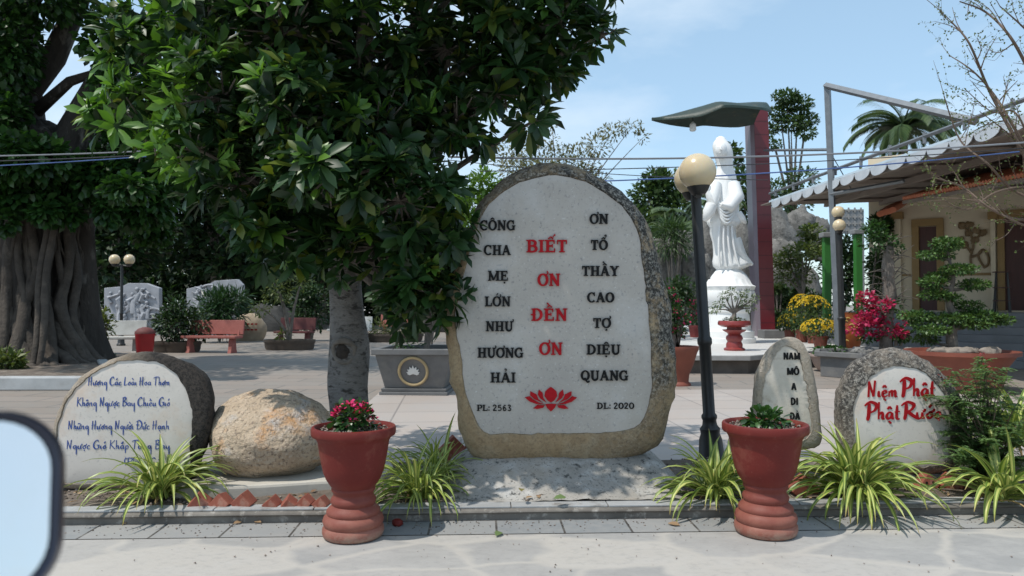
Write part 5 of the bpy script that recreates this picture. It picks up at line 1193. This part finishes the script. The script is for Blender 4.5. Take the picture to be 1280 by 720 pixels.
# big clay tray with cloud-pruned bonsai
c = G(1200, 478); c = Vector(((1200-CX)/F*11.6, 11.6, 0)); k = 11.6/F; root = thing('bonsai_planter', 'wide orange clay tray with a cloud-pruned bonsai and stones, right side', 'planter', c)
zt = P(1200, 438, 11.6).z
MB().lathe([(.52, .0), (.55, .05), (.62, zt*.6), (.74, zt-.07), (.80, zt-.06), (.80, zt), (.74, zt), (.70, zt-.05), (.01, zt-.03)], 44).build('tray', M_TERRA2, root, smooth=True, ang=40)
X_ = lambda px: (px-CX)*k - c.x; Z_ = lambda py: P(1200, py, 11.6).z
tb = MB().tube(catmull([(X_(1192), 0, zt-.05), (X_(1188), 0, Z_(420)), (X_(1192), 0, Z_(400)), (X_(1186), 0, Z_(375)), (X_(1192), 0, Z_(350)), (X_(1186), 0, Z_(320)), (X_(1182), 0, Z_(300))], 4), [.075, .075, .072, .07, .068, .066, .063, .06, .057, .054, .05, .047, .044, .04, .037, .034, .03, .027, .024, .022, .02, .018, .016, .014, .012], 10, .4)
bl = []
for px, py, rx, rz, n_ in ((1183,305,20,13,520),(1176,318,24,9,380),(1195,337,22,9,430),(1165,353,17,10,360),(1180,345,18,8,260),(1215,356,20,9,420),(1168,368,18,9,340),(1190,372,14,7,200),(1212,382,18,9,300),(1150,395,22,10,520),(1185,398,28,10,640),(1222,395,28,9,560),(1248,400,16,8,260),(1160,412,22,8,380),(1162,425,16,9,260),(1210,405,24,8,380),(1150,405,14,8,220)):
    bl.append(((X_(px), random.uniform(-.15, .15), Z_(py)), (rx*k, rx*k*.85, rz*k*.62), int(n_*1.5))); tb.tube(bez((X_(1189), 0, Z_(py+6)), (X_((px+1189)/2), 0, Z_(py+8)), bl[-1][0], 5), [.03, .026, .022, .018, .014, .01], 6)
tb.build('trunk', M_BARK, root, smooth=True)
foliage('foliage', leafmat('bonsai_leaf', (.02, .06, .016), (.10, .18, .045), .2, .45), root, bl, .055, .032)
rb = MB()
for i in range(16): rb.blob((random.uniform(-.55, .55), random.uniform(-.45, -.1), zt+.0), (.12, .09, .07), i, .3)
rb.build('stones', pm('brown_stones', (.30, .26, .22), (.2, .17, .14), 8, .9, .5, 30, .01), root, smooth=True)

# ------------------------------------------------------------------ galvanised frame, awning roof, temple
M_GALV = pm('galvanised_steel', (.22, .235, .25), (.16, .175, .19), 6, .5, .05, 20, .002, metal=.6)
FD = 16.2
b0 = P(1048, 440, FD); t0 = P(1034, 105, FD); b0.z = pz
root = thing('steel_frame', 'galvanised pole and rail frame rising beside the corrugated awning', 'steel frame', (0, 0, 0))
def bar(a, b, w, m, parent, name='rail'):
    a, b = Vector(a), Vector(b); return MB().tube([a, b], w*.7, 4).build(name, m, parent)
bar(b0, t0, .11, M_GALV, root, 'pole')
e1 = P(1220, 152, 12.5); bar(P(1032, 107, FD), e1, .10, M_GALV, root)
bar(P(955, 188, 22.5), P(1036, 187, FD), .05, M_GALV, root)
bar(P(1038, 243, FD), P(1130, 226, 14.6), .06, M_GALV, root); bar(P(1036, 187, FD), P(1064, 236, FD+.3), .015, M_IRON, root, 'stay_wire')
ZE = 4.0
def eave(u): return Vector((6.86 + .45*u, 19.5 - 8.24*u, ZE))
root = thing('awning', 'long corrugated metal awning with white scalloped edge over the temple front', 'awning', (0, 0, 0))
M_SHEET = pm('brown_awning_underside', (.26, .215, .185), (.21, .175, .15), 3, .7, .1, 20, .003)
M_SCAL = pm('white_scallop_sheet', (.52, .55, .58), (.42, .45, .49), 4, .45, .05)
M_PALE = pm('pale_blue_sheet', (.42, .50, .56), (.36, .43, .48), 4, .4, .05)
ed = eave(1)-eave(0); el = ed.length; eu = ed.normalized(); en = Vector((-eu.y, eu.x, 0))
if en.x < 0: en = -en
NW = 17; pts_t = []; vs = []; fs = []; nn_ = NW*12
for i in range(nn_+1):
    u = i/nn_*1.25; p = eave(u); ph = (i/nn_*NW) % 1; drop = .17*math.sqrt(max(0, 1-(2*ph-1)**2)) ; off = en*(-.03*math.sin(ph*PI))
    for zz, dy in ((.05, 0), (.03-drop, 0), (.03-drop, .012), (.05, .012)): q = p + off + en*dy; vs.append((q.x, q.y, q.z+zz))
for i in range(nn_):
    for j in range(4): fs.append((i*4+j, i*4+(j+1) % 4, (i+1)*4+(j+1) % 4, (i+1)*4+j))
MB().add(vs, fs).build('scalloped_edge', M_SCAL, root, smooth=True, ang=50)
def strip(z0, z1, off0, off1, m, name, u0=0, u1=1, th=.02):
    a, b = eave(u0), eave(u1); mb = MB()
    q = [a+en*off0+Vector((0, 0, z0)), b+en*off0+Vector((0, 0, z0)), b+en*off1+Vector((0, 0, z1)), a+en*off1+Vector((0, 0, z1))]
    nrm = (q[1]-q[0]).cross(q[3]-q[0]).normalized()*th
    return mb.add(q+[x+nrm for x in q], [(0, 1, 2, 3), (7, 6, 5, 4), (0, 4, 5, 1), (1, 5, 6, 2), (2, 6, 7, 3), (3, 7, 4, 0)]).build(name, m, root)
strip(.05, .10, .015, .03, M_PALE, 'fascia', -.02, 1.25); strip(.06, .40, .045, 9.0, M_SHEET, 'roof_sheet', -.1, 1.5)
for off, z in ((.15, -.02), (1.5, .02), (3.0, .08)): strip(z-.1, z+.02, off, off+.01, M_SHEET, 'purlin', 0, 1.3, .08)
for i in range(7):
    u = .02+i*.2; a = eave(u)+en*.06+Vector((0, 0, .02)); bar(a, a+en*8+Vector((0, 0, .3)), .10, M_SHEET, root, 'rafter')
fr = thing('roof_rail', 'galvanised double rail on stub posts along the top of the awning edge', 'rail', (0, 0, 0))
for off, z in ((.12, .33), (.5, .46)): bar(eave(-.05)+en*off+Vector((0, 0, z)), eave(1.3)+en*off+Vector((0, 0, z)), .05, M_GALV, fr)
for i in range(9): bar(eave(i*.13)+en*.12+Vector((0, 0, .2)), eave(i*.13)+en*.12+Vector((0, 0, .40)), .05, M_GALV, fr, 'stub_post')
# temple behind
M_TWALL = pm('cream_temple_wall', (.66, .57, .42), (.58, .50, .37), 2, .8, .1, 20, .003); M_OCH = pm('ochre_trim', (.30, .19, .07), (.24, .15, .055), 4, .6, .1)
M_DOORM = pm('dark_red_wood', (.075, .022, .016), (.05, .015, .012), 6, .5, .2, 20, .004, vscale=(4, 4, .6)); M_SLATE = pm('slate_steps', (.20, .205, .215), (.15, .155, .16), 3, .6, .1, 30, .002)
W0 = Vector((9.9, 20.47, 0)); W1 = Vector((15.2, 16.07, 0)); wd = (W1-W0).normalized(); wl = (W1-W0).length; wa = math.atan2(wd.y, wd.x)
temple = thing('temple_building', 'cream temple front with ochre door frames and a red tiled eave beneath the awning', 'temple', W0, wa)
def wx(px):      # along-wall coordinate seen at pixel column px
    r = (px-CX)/F; return (W0.x - r*W0.y)/(r*wd.y - wd.x)
pzf = 1.15
def wz(px, py): s = wx(px); return P(px, py, W0.y+wd.y*s).z
MB().box((wl/2, .15, 2.7), (wl, .3, 5.4)).build('wall', M_TWALL, temple)
def wrect(px0, px1, py0, py1, y, d, m, name, bev=.006):
    x0, x1 = wx(px0), wx(px1); z0, z1 = wz(px0, py1), wz(px0, py0); return MB().box(((x0+x1)/2, y-d/2, (z0+z1)/2), (x1-x0, d, z1-z0)).build(name, m, temple, bevel=bev)
for a, b, t in ((1150, 1172, 284), (1257, 1290, 273)):
    wrect(a, b, t, 388, .0, .02, M_DOORM, 'door')
    for q0, q1 in ((a-9, a), (b, b+9)): wrect(q0, q1, t-8, 388, -.0, .09, M_OCH, 'door_frame')
    wrect(a-9, b+9, t-9, t, -.002, .10, M_OCH, 'door_frame')
for a, b in ((1120, 1128), (1240, 1246)): wrect(a, b, 268, 390, -.003, .14, M_TWALL, 'pilaster'); wrect(a-3, b+3, 266, 275, -.004, .2, M_OCH, 'capital')
wrect(1086, 1139, 344, 346, -.001, .04, M_OCH, 'dado'); wrect(1183, 1239, 342, 345, -.001, .04, M_OCH, 'dado')
rl = MB(); M_REL = pm('bronze_relief', (.20, .13, .06), (.14, .09, .04), 8, .6, .2)
def wp(px, py): return (wx(px), -.04, wz(px, py))
for pts in (((1216,338),(1214,322),(1218,306),(1214,290),(1213,280)), ((1216,318),(1208,306),(1202,302)), ((1216,305),(1224,296),(1230,292)), ((1215,292),(1208,286),(1204,282)), ((1214,322),(1224,318),(1228,314)), ((1232,335),(1226,326),(1224,318),(1230,312),(1236,320),(1236,330),(1230,335))):
    rl.tube(catmull([wp(*p) for p in pts], 4), .03, 6)
for px, py in ((1213,281),(1202,300),(1230,291),(1204,282),(1212,292),(1220,300),(1207,306),(1222,288)): rl.blob(wp(px, py), (.09, .03, .09), px, .4)
rl.build('wall_relief', M_REL, temple, smooth=True)
# steps and porch (in the temple's frame)
for i in range(7): MB().box((wl/2+.3, -1.3-.34*(6-i)/1 - .0, (i+1)*.164/2), (wl+1.6, .34 if i < 6 else .34, (i+1)*.164)).build('step', M_SLATE, temple, bevel=.008)
MB().box((wl/2+.3, -.565, .574), (wl+1.6, 1.13, 1.148)).build('porch_floor', M_SLATE, temple)
# red tiled eave running along the front, below the awning
M_TILE = pm('red_roof_tile', (.55, .19, .10), (.45, .14, .07), 6, .7, .2, 30, .006)
ta, tb_ = P(1128, 250, 17.0), P(1300, 217, 12.3); q = [temple.matrix_basis.inverted() @ v for v in (ta, tb_)]
mb = MB(); d_ = (q[1]-q[0]); nt_ = 46; dn = Vector((-d_.y, d_.x, 0)).normalized(); 
if (temple.matrix_basis.to_3x3() @ dn).x < 0: dn = -dn
for i in range(nt_): a = q[0]+d_*(i+.5)/nt_; mb.tube([a + Vector((0, 0, .03)), a+dn*2.2+Vector((0, 0, .75))], .05, 8)
mb.build('roof_tiles', M_TILE, temple, smooth=True)
mb = MB().add([q[0]+Vector((0, 0, -.1)), q[1]+Vector((0, 0, -.1)), q[1]+dn*2.2+Vector((0, 0, .6)), q[0]+dn*2.2+Vector((0, 0, .6)), q[0]+Vector((0, 0, -.02)), q[1]+Vector((0, 0, -.02)), q[1]+dn*2.2+Vector((0, 0, .68)), q[0]+dn*2.2+Vector((0, 0, .68))], [(0, 3, 2, 1), (4, 5, 6, 7), (0, 1, 5, 4), (1, 2, 6, 5), (2, 3, 7, 6), (3, 0, 4, 7)]); mb.build('roof_underside', M_SHEET, temple)
ta, tb_ = P(1098, 268, 19.5), P(1118, 262, 18.6); q = [temple.matrix_basis.inverted() @ v for v in (ta, tb_)]
mb = MB()
for i in range(6): a = q[0].lerp(q[1], (i+.5)/6); mb.tube([a, a+Vector((0, 1.5, .4))], .08, 8)
mb.build('roof_tiles', M_TILE, temple, smooth=True)
g = Vector((wx(1256), -.55, 1.15)); sh = thing('plant_stand', 'thin dark step-ladder stand on the porch by the right door', 'stand', temple.matrix_basis @ g, wa)
for sx in (-.16, .16): bar((sx, -.14, 0), (sx*.7, 0, 1.0), .03, M_IRON, sh, 'leg'); bar((sx, .14, 0), (sx*.7, 0, 1.0), .03, M_IRON, sh, 'leg')
for z in (.28, .6, .98): MB().box((0, -.02, z), (.36, .2, .025)).build('shelf', M_DOORM, sh)
# green gate posts
M_LIME = pm('bright_green_paint', (.035, .19, .03), (.028, .15, .024), 4, .5, .05); M_CAP = pm('grey_cap', (.25, .26, .27), (.2, .21, .22), 4, .7, .2)
for px, py, D, lab in ((1033, 297, 21.0, 'bright green gate post with grey cap left of the slim lamp'), (1072, 293, 21.5, 'bright green gate post with grey cap behind the bare grey trunk')):
    t = P(px, py, D); root = thing('gate_post', lab, 'post', (t.x, D, pz)); h_ = t.z-pz
    MB().box((0, 0, h_/2), (.19, .19, h_)).build('shaft', M_LIME, root, bevel=.01); MB().box((0, 0, h_+.07), (.32, .32, .14)).build('cap', M_CAP, root, bevel=.02)
t = P(1060, 292, 24); root = thing('lattice_screen', 'grey carved lattice screen above the green gate posts', 'screen', (t.x, 24, pz)); h_ = P(1060, 262, 24).z-pz; z0 = t.z-pz
MB().box((0, 0, (h_+z0)/2), (1.0, .1, h_-z0)).build('panel', M_CAP, root)
for sx in (-.45, .45): MB().box((sx, 0, z0/2), (.1, .1, z0)).build('post', M_CAP, root)
lb = MB()
for i in range(5):
    for j in range(4): lb.box((-.4+.2*i, -.06, z0+.1+.22*j), (.15, .03, .05), 0); lb.box((-.4+.2*i, -.062, z0+.1+.22*j), (.05, .03, .16), 0)
lb.build('lattice', M_EDGE, root)
M_ROCKS = pm('weathered_rock', (.21, .20, .185), (.11, .105, .095), 3, .95, .9, 12, .05, spots=[(5, (.05, .048, .044), .50, .70), (8, (.28, .265, .24), .58, .7)])
M_BLUEG = pm('blue_grey_panel', (.12, .15, .18), None, 4, .5, .05)
# rockery behind the statue
for i, (px, py, D, rx, rz) in enumerate(((812,345,27,32,45),(850,320,28,30,32),(872,350,27,24,40),(840,385,27,30,25),(925,345,28,26,60),(968,300,29,26,40),(978,340,27,24,40),(1002,285,31,18,26),(1022,300,31,18,30),(1000,380,29,30,40),(940,390,29,30,40),(890,310,30,22,44))):
    rock(px, py, D, rx, rz, i+20, 'weathered grey rock of the rockery behind the white statue', M_ROCKS, group='rockery rocks behind the statue')

# ------------------------------------------------------------------ trees beyond
M_FAR = leafmat('far_leaf', (.025, .06, .02), (.07, .12, .04), .25, .5); M_FARD = leafmat('dark_far_leaf', (.010, .026, .010), (.03, .065, .02), .2, .5); M_LIGHT = leafmat('light_leaf', (.07, .16, .02), (.17, .28, .05), .35, .5); M_OLV = leafmat('dry_far_leaf', (.10, .11, .06), (.20, .19, .11), .25, .6)
def tree(name, label, base, D, blobs, m, ln, wd, trunk=.25, group=None, top=None):
    bx_ = (base-CX)/F*D; root = thing(name, label, 'tree', (bx_, D, 0), 0, group); k = D/F
    bl = []; tb = MB()
    zc = sum(P(b[0], b[1], D).z for b in blobs)/len(blobs)
    fork = Vector((0, 0, max(.8, zc*.55))); tb.tube([(0, 0, 0), (.05, 0, fork.z*.5), fork], [trunk, trunk*.8, trunk*.7], 10, .3)
    for (px, py, rx, rz, n_) in blobs:
        y = random.uniform(-.6, .6)*rx*k; c = Vector(((px-CX)*k - bx_, y, P(px, py, D).z)); bl.append((c, (rx*k, rx*k*.8, rz*k), n_))
        tb.tube(bez(fork, (fork+c)/2 + Vector((0, 0, .3)), c, 6), [trunk*.5*(1-.13*i) for i in range(7)], 6, .2)
    tb.build('trunk', M_BARK, root, smooth=True); foliage('crown', m, root, [(tuple(c), r, n_) for c, r, n_ in bl], ln, wd)
    return root
BG = 'dark trees behind the benches'
tree('shade_tree', 'dark leafy tree behind the left relief panel', 150, 40, [(150,300,60,40,1600),(110,250,50,60,1500),(200,240,60,60,1700),(160,180,60,50,1300),(130,340,50,20,700)], M_FARD, .5, .26, .4, BG)
tree('shade_tree', 'dark leafy tree behind the right relief panel', 270, 42, [(260,300,60,45,1700),(240,220,60,60,1700),(310,230,60,60,1700),(280,150,70,60,1500),(300,330,60,25,900)], M_FARD, .5, .26, .4, BG)
tree('shade_tree', 'dark leafy tree behind the near tree trunk', 400, 41, [(380,300,60,50,1700),(420,330,60,40,1400),(400,230,70,60,1800),(360,350,40,24,700),(450,280,50,50,1300)], M_FARD, .5, .26, .4, BG)
tree('shade_tree', 'dark leafy tree behind the square lotus planter', 520, 40, [(500,320,60,50,1700),(560,340,50,50,1400),(540,270,50,45,1400),(480,250,60,50,1500),(590,380,40,30,600)], M_FARD, .5, .26, .4, BG)
tree('shade_tree', 'low dense dark tree farthest back between the banyan and right relief panel', 215, 50, [(140,330,60,40,1300),(200,330,60,40,1300),(260,330,60,40,1300),(230,380,80,30,1300),(130,380,60,30,900)], M_FARD, .6, .32, .3, BG)
tree('shade_tree', 'low dense dark tree farthest back behind the dark red bench', 400, 50, [(320,330,60,40,1300),(380,340,60,40,1300),(440,340,60,40,1300),(350,385,80,28,1300),(440,385,60,28,1000)], M_FARD, .6, .32, .3, BG)
tree('shade_tree', 'low dense dark tree farthest back left of the tall stone', 545, 50, [(500,350,50,40,1100),(560,340,50,44,1200),(610,330,40,44,900),(540,392,80,24,1100)], M_FARD, .6, .32, .3, BG)
tree('light_tree', 'bright yellow-green tree showing left of the tall stone top', 606, 30, [(605,235,22,22,600),(590,255,22,20,480),(622,250,16,16,300),(600,290,30,30,700)], M_LIGHT, .24, .13, .16)
tree('bamboo_clump', 'sparse drooping bamboo sprays above the tall stone', 700, 34, [(640,190,30,22,420),(690,200,34,24,520),(720,205,30,26,480),(745,185,18,16,170),(765,165,18,10,140),(790,160,16,8,90),(805,172,8,10,40),(670,170,30,14,150),(690,150,10,10,30),(735,225,30,20,420),(660,215,40,16,500)], M_OLV, .24, .09, .1)
tree('shade_tree', 'dark green tree between the tall stone and the near lamp', 830, 38, [(812,250,26,28,800),(835,235,22,24,560),(820,225,14,14,220),(850,265,26,30,800),(800,285,24,26,600),(835,290,30,24,700)], M_FAR, .34, .18, .25)
tree('rain_tree', 'tall airy tree with rounded crown between the pillar and pole', 992, 46, [(985,122,18,8,420),(1000,130,20,10,520),(978,140,16,9,360),(1010,150,16,8,340),(990,155,22,9,460),(965,162,10,9,180),(1005,168,14,7,200),(968,182,10,6,120),(965,240,22,16,420),(1000,225,22,14,360),(985,255,30,18,600)], M_FAR, .26, .16, .2)
tree('shade_tree', 'dark tree behind the statue and red pillar', 930, 42, [(915,200,14,22,360),(930,235,26,24,700),(905,270,26,26,700),(950,270,26,20,600)], M_FAR, .34, .18, .25)
tree('garden_shrub_tree', 'yellowish garden tree with flat crown right of the red pillar', 1003, 24, [(1000,315,26,10,520),(985,325,20,9,380),(1020,305,18,12,420),(1005,340,24,16,360),(1012,290,16,9,260),(975,345,10,14,160)], M_YELL, .14, .08, .09)
tree('garden_shrub_tree', 'dark green shrub tree beside the green posts', 1090, 20, [(1098,290,14,14,360),(1104,278,14,10,280),(1098,330,10,18,240),(1100,350,12,24,300)], M_FAR, .14, .08, .06)
for i, (px, py, rx, rz) in enumerate(((972,362,12,6),(985,378,12,6),(970,392,12,6),(1000,365,10,8),(965,405,10,5))): bush(px, py, 25, rx, rz, 260, 'small clipped dark shrub on the rockery right of the pillar', M_FAR, .13, .08)['group'] = 'clipped rockery shrubs'
bush(850, 365, 22.5, 24, 20, 620, 'shrub with pink flowers between the tall stone and lamp post', M_FAR, .14, .08)
bush(842, 300, 26, 24, 20, 520, 'palm-leaved undergrowth left of the statue', M_FAR, .5, .04)
bush(1120, 418, 15.5, 16, 8, 200, 'low dark groundcover behind the hexagonal planter', M_FAR, .12, .07)
bush(1052, 335, 25.5, 26, 48, 900, 'dark leafy shrub with red flowers filling the gap between the green posts', M_FARD, .2, .1)
bush(1010, 395, 26, 34, 34, 800, 'dark undergrowth behind the chrysanthemums', M_FARD, .2, .1)
# palms
M_PALM = leafmat('palm_leaflet', (.03, .065, .022), (.085, .13, .05), .25, .4)
def palm(px, py, D, r, n_, label, low=False):
    c = P(px, py, D); k = D/F; root = thing('coconut_palm', label, 'palm', (c.x, D, 0))
    MB().tube(bez((.6, 0, 0), (.1, 0, c.z*.5), (0, 0, c.z), 10), [.22-.008*i for i in range(11)], 10).build('trunk', M_BARK, root, smooth=True)
    p = []; d = []; nn = []; ln = []; rb = MB()
    for i in range(n_):
        a = 2*PI*i/n_*2.4 + random.uniform(-.2, .2); e = R(random.uniform(0, 85)); L_ = r*k*random.uniform(.85, 1.15); h = Vector((math.cos(a), math.sin(a), 0)); q = Vector((0, 0, c.z)); path = [q.copy()]
        for s_ in range(14): q = q + (h*math.cos(e) + Vector((0, 0, math.sin(e))))*L_/14; e -= R(7.5); path.append(q.copy())
        rb.tube(path, [.05*(1-.06*s_) for s_ in range(15)], 5)
        for s_ in range(2, 15):
            t = (path[s_]-path[s_-1]).normalized(); sd = h.cross(Vector((0, 0, 1)))
            for sg in (-1, 1):
                for f in (0, .33, .66): p.append(path[s_-1].lerp(path[s_], f)); d.append(sd*sg + t*.7 + Vector((0, 0, -.55))); nn.append(Vector((0, 0, 1))+h*.3); ln.append(r*k*.26*(1-.5*abs(s_/14-.45)))
    rb.build('frond_rib', M_PALM, root); leaves('crown', M_PALM, root, p, d, nn, np.array(ln), .09, False)
palm(1130, 162, 36, 74, 30, 'coconut palm rising behind the awning roof')
palm(855, 290, 32, 62, 18, 'lower palm behind the near lamp globe')
palm(902, 262, 34, 56, 16, 'palm standing half behind the white statue')
# bare branching tree, top right
BDp = 9.0; root = thing('bare_tree', 'leafless tree with budding twigs reaching in from the right edge', 'tree', ((1345-CX)/F*BDp, BDp, 0))
O_ = Vector(root.location); tb = MB(); ends = []
def Q(px, py, D=BDp): return P(px, py, D) - O_
tb.tube(catmull([(0, 0, 0), (-.05, 0, .8), (.05, 0, 1.5), Q(1335, 260)], 4), [.14]*5+[.12]*4+[.1]*4, 10, .3)
def grow(path, r0, depth):
    pts = catmull(path, 5); n_ = len(pts); tb.tube(pts, [r0*(1-.75*i/n_) for i in range(n_)], 6)
    for i in range(2, n_):
        ends.append((Vector(pts[i]), depth))
        if depth and random.random() < (.5 if depth == 2 else .33):
            s_ = Vector(pts[i]); t = (Vector(pts[i])-Vector(pts[i-1])).normalized(); o_ = (t*.9 + Vector((random.gauss(0, .6), random.gauss(0, .5), random.gauss(.1, .55)))).normalized(); l = random.uniform(.25, .6)*(1 if depth == 2 else .5)
            grow([s_, s_+o_*l*.5+Vector((0, 0, random.uniform(-.03, .03))), s_+o_*l+Vector((random.gauss(0, .05), 0, random.gauss(.02, .05)))], r0*.42*(1-.5*i/n_), depth-1)
random.seed(5)
for path, r0 in (([(1335,262),(1285,200),(1262,160),(1235,110),(1212,55),(1190,28)],.03),([(1300,215),(1262,150),(1240,115),(1215,88),(1188,70)],.02),([(1335,180),(1290,95),(1262,45),(1232,15),(1200,2)],.026),([(1330,120),(1300,60),(1280,35),(1250,8)],.02),
                 ([(1335,262),(1270,240),(1235,205),(1200,175),(1180,120)],.02),([(1335,262),(1280,275),(1240,262),(1205,235),(1178,225),(1165,222)],.022),([(1335,262),(1290,235),(1245,240),(1210,262),(1180,250)],.016),([(1335,262),(1300,285),(1255,270),(1225,245)],.02),([(1330,262),(1290,180),(1268,140),(1240,140),(1205,110)],.016)):
    grow([Q(x, y, BDp+random.uniform(-.4, .4)) for x, y in path], r0, 2)
tb.build('trunk', M_TWIG, root, smooth=True)
p = [e for e, d_ in ends if random.random() < .55]; leaves('bud', M_YELL, root, [q+Vector((random.gauss(0, .012), random.gauss(0, .012), random.gauss(0, .012))) for q in p], rnd(len(p)), rnd(len(p)), .035, .02)

# ------------------------------------------------------------------ overhead cables
M_WIRE = pm('grey_cable', (.22, .23, .25), None, 5, .5, 0); M_WIREB = pm('blue_cable', (.06, .12, .32), None, 5, .5, 0); M_WIREK = pm('black_cable', (.03, .03, .035), None, 5, .5, 0)
def wire(a, b, sag, r, m, label, n_=24):
    a, b = P(*a), P(*b); pts = [a.lerp(b, i/n_) - Vector((0, 0, sag*4*(i/n_)*(1-i/n_))) for i in range(n_+1)]
    tag(MB().tube(pts, r, 6).build('overhead_cable', m, smooth=True), label, 'cable')
wire((560,196,7.5), (1500,158,7.5), .13, .010, M_WIRE, 'thickest grey cable crossing behind the lamp globe and statue')
wire((600,214,9), (1500,166,9), .10, .006, M_WIREK, 'thin black cable just below the thick grey one')
wire((700,228,10), (1500,162,10), .12, .009, M_WIREB, 'blue cable crossing in front of the statue and awning')
wire((560,200,9.5), (960,225,9.5), .05, .005, M_WIREK, 'fine dark cable slanting down behind the tall stone top')
wire((-200,196,8), (240,186,8), .03, .008, M_WIRE, 'upper pale cable across the banyan foliage')
wire((-200,202,8), (240,190,8), .04, .006, M_WIREK, 'middle dark cable across the banyan foliage')
wire((-200,214,8), (240,191,8), .03, .006, M_WIREB, 'lower blue cable across the banyan foliage')

# ------------------------------------------------------------------ wing mirror of the car, close on the left
M_SHELL = pm('dark_mirror_shell', (.012, .014, .03), (.01, .012, .026), 4, .3, 0)
m, nt, b = newmat('mirror_glass'); b.inputs['Base Color'].default_value = (.86, .86, .85, 1); b.inputs['Metallic'].default_value = 1; nt.links.new(ramp(nt, noise_tex(nt, vec(nt, (14, 14, 14)), 1, 6, .6), [(.35, .08), (.7, .3)]), b.inputs['Roughness'])
M_MIRR = m
MD = .62; mc = P(-64, 641, MD); k = MD/F; root = thing('car_wing_mirror', 'blurred car wing mirror with dark rounded housing at the left edge', 'wing mirror', mc, R(28)); root.rotation_euler.x = -R(13)
def rrect(w, h, r, n=8):
    o = []
    for cx, cy, a0 in ((w-r, h-r, 0), (-w+r, h-r, 90), (-w+r, -h+r, 180), (w-r, -h+r, 270)): o += arc(cx, cy, r, r, a0, a0+90, n)
    return o
def loft(rings):
    mb = MB(); n_ = len(rings[0]); vs = [v for r_ in rings for v in r_]
    return mb.add(vs, [(j*n_+i, j*n_+(i+1) % n_, (j+1)*n_+(i+1) % n_, (j+1)*n_+i) for j in range(len(rings)-1) for i in range(n_)] + [tuple(range(n_))[::-1], tuple((len(rings)-1)*n_+i for i in range(n_))])
w_, h_, r_ = 122*k, 122*k, 75*k
R3 = lambda s, y: [(x*s, y, z*s) for x, z in rrect(w_, h_, r_)]
loft([R3(.90, -.004), R3(.90, -.012), R3(.97, -.014), R3(1.0, -.004), R3(1.0, .02), R3(.93, .06), R3(.7, .085), R3(.3, .095)]).build('housing', M_SHELL, root, smooth=True, ang=40)
gl = [(x*.885, -.0135, z*.885) for x, z in rrect(w_, h_, r_)]; MB().add(gl, [tuple(range(len(gl)))]).build('mirror_glass', M_MIRR, root)
MB().tube([(-.05, .03, -.06), (-.08, .03, -.12), (-.16, .0, -.16)], [.025, .022, .03], 12).build('mounting_arm', M_SHELL, root, smooth=True)
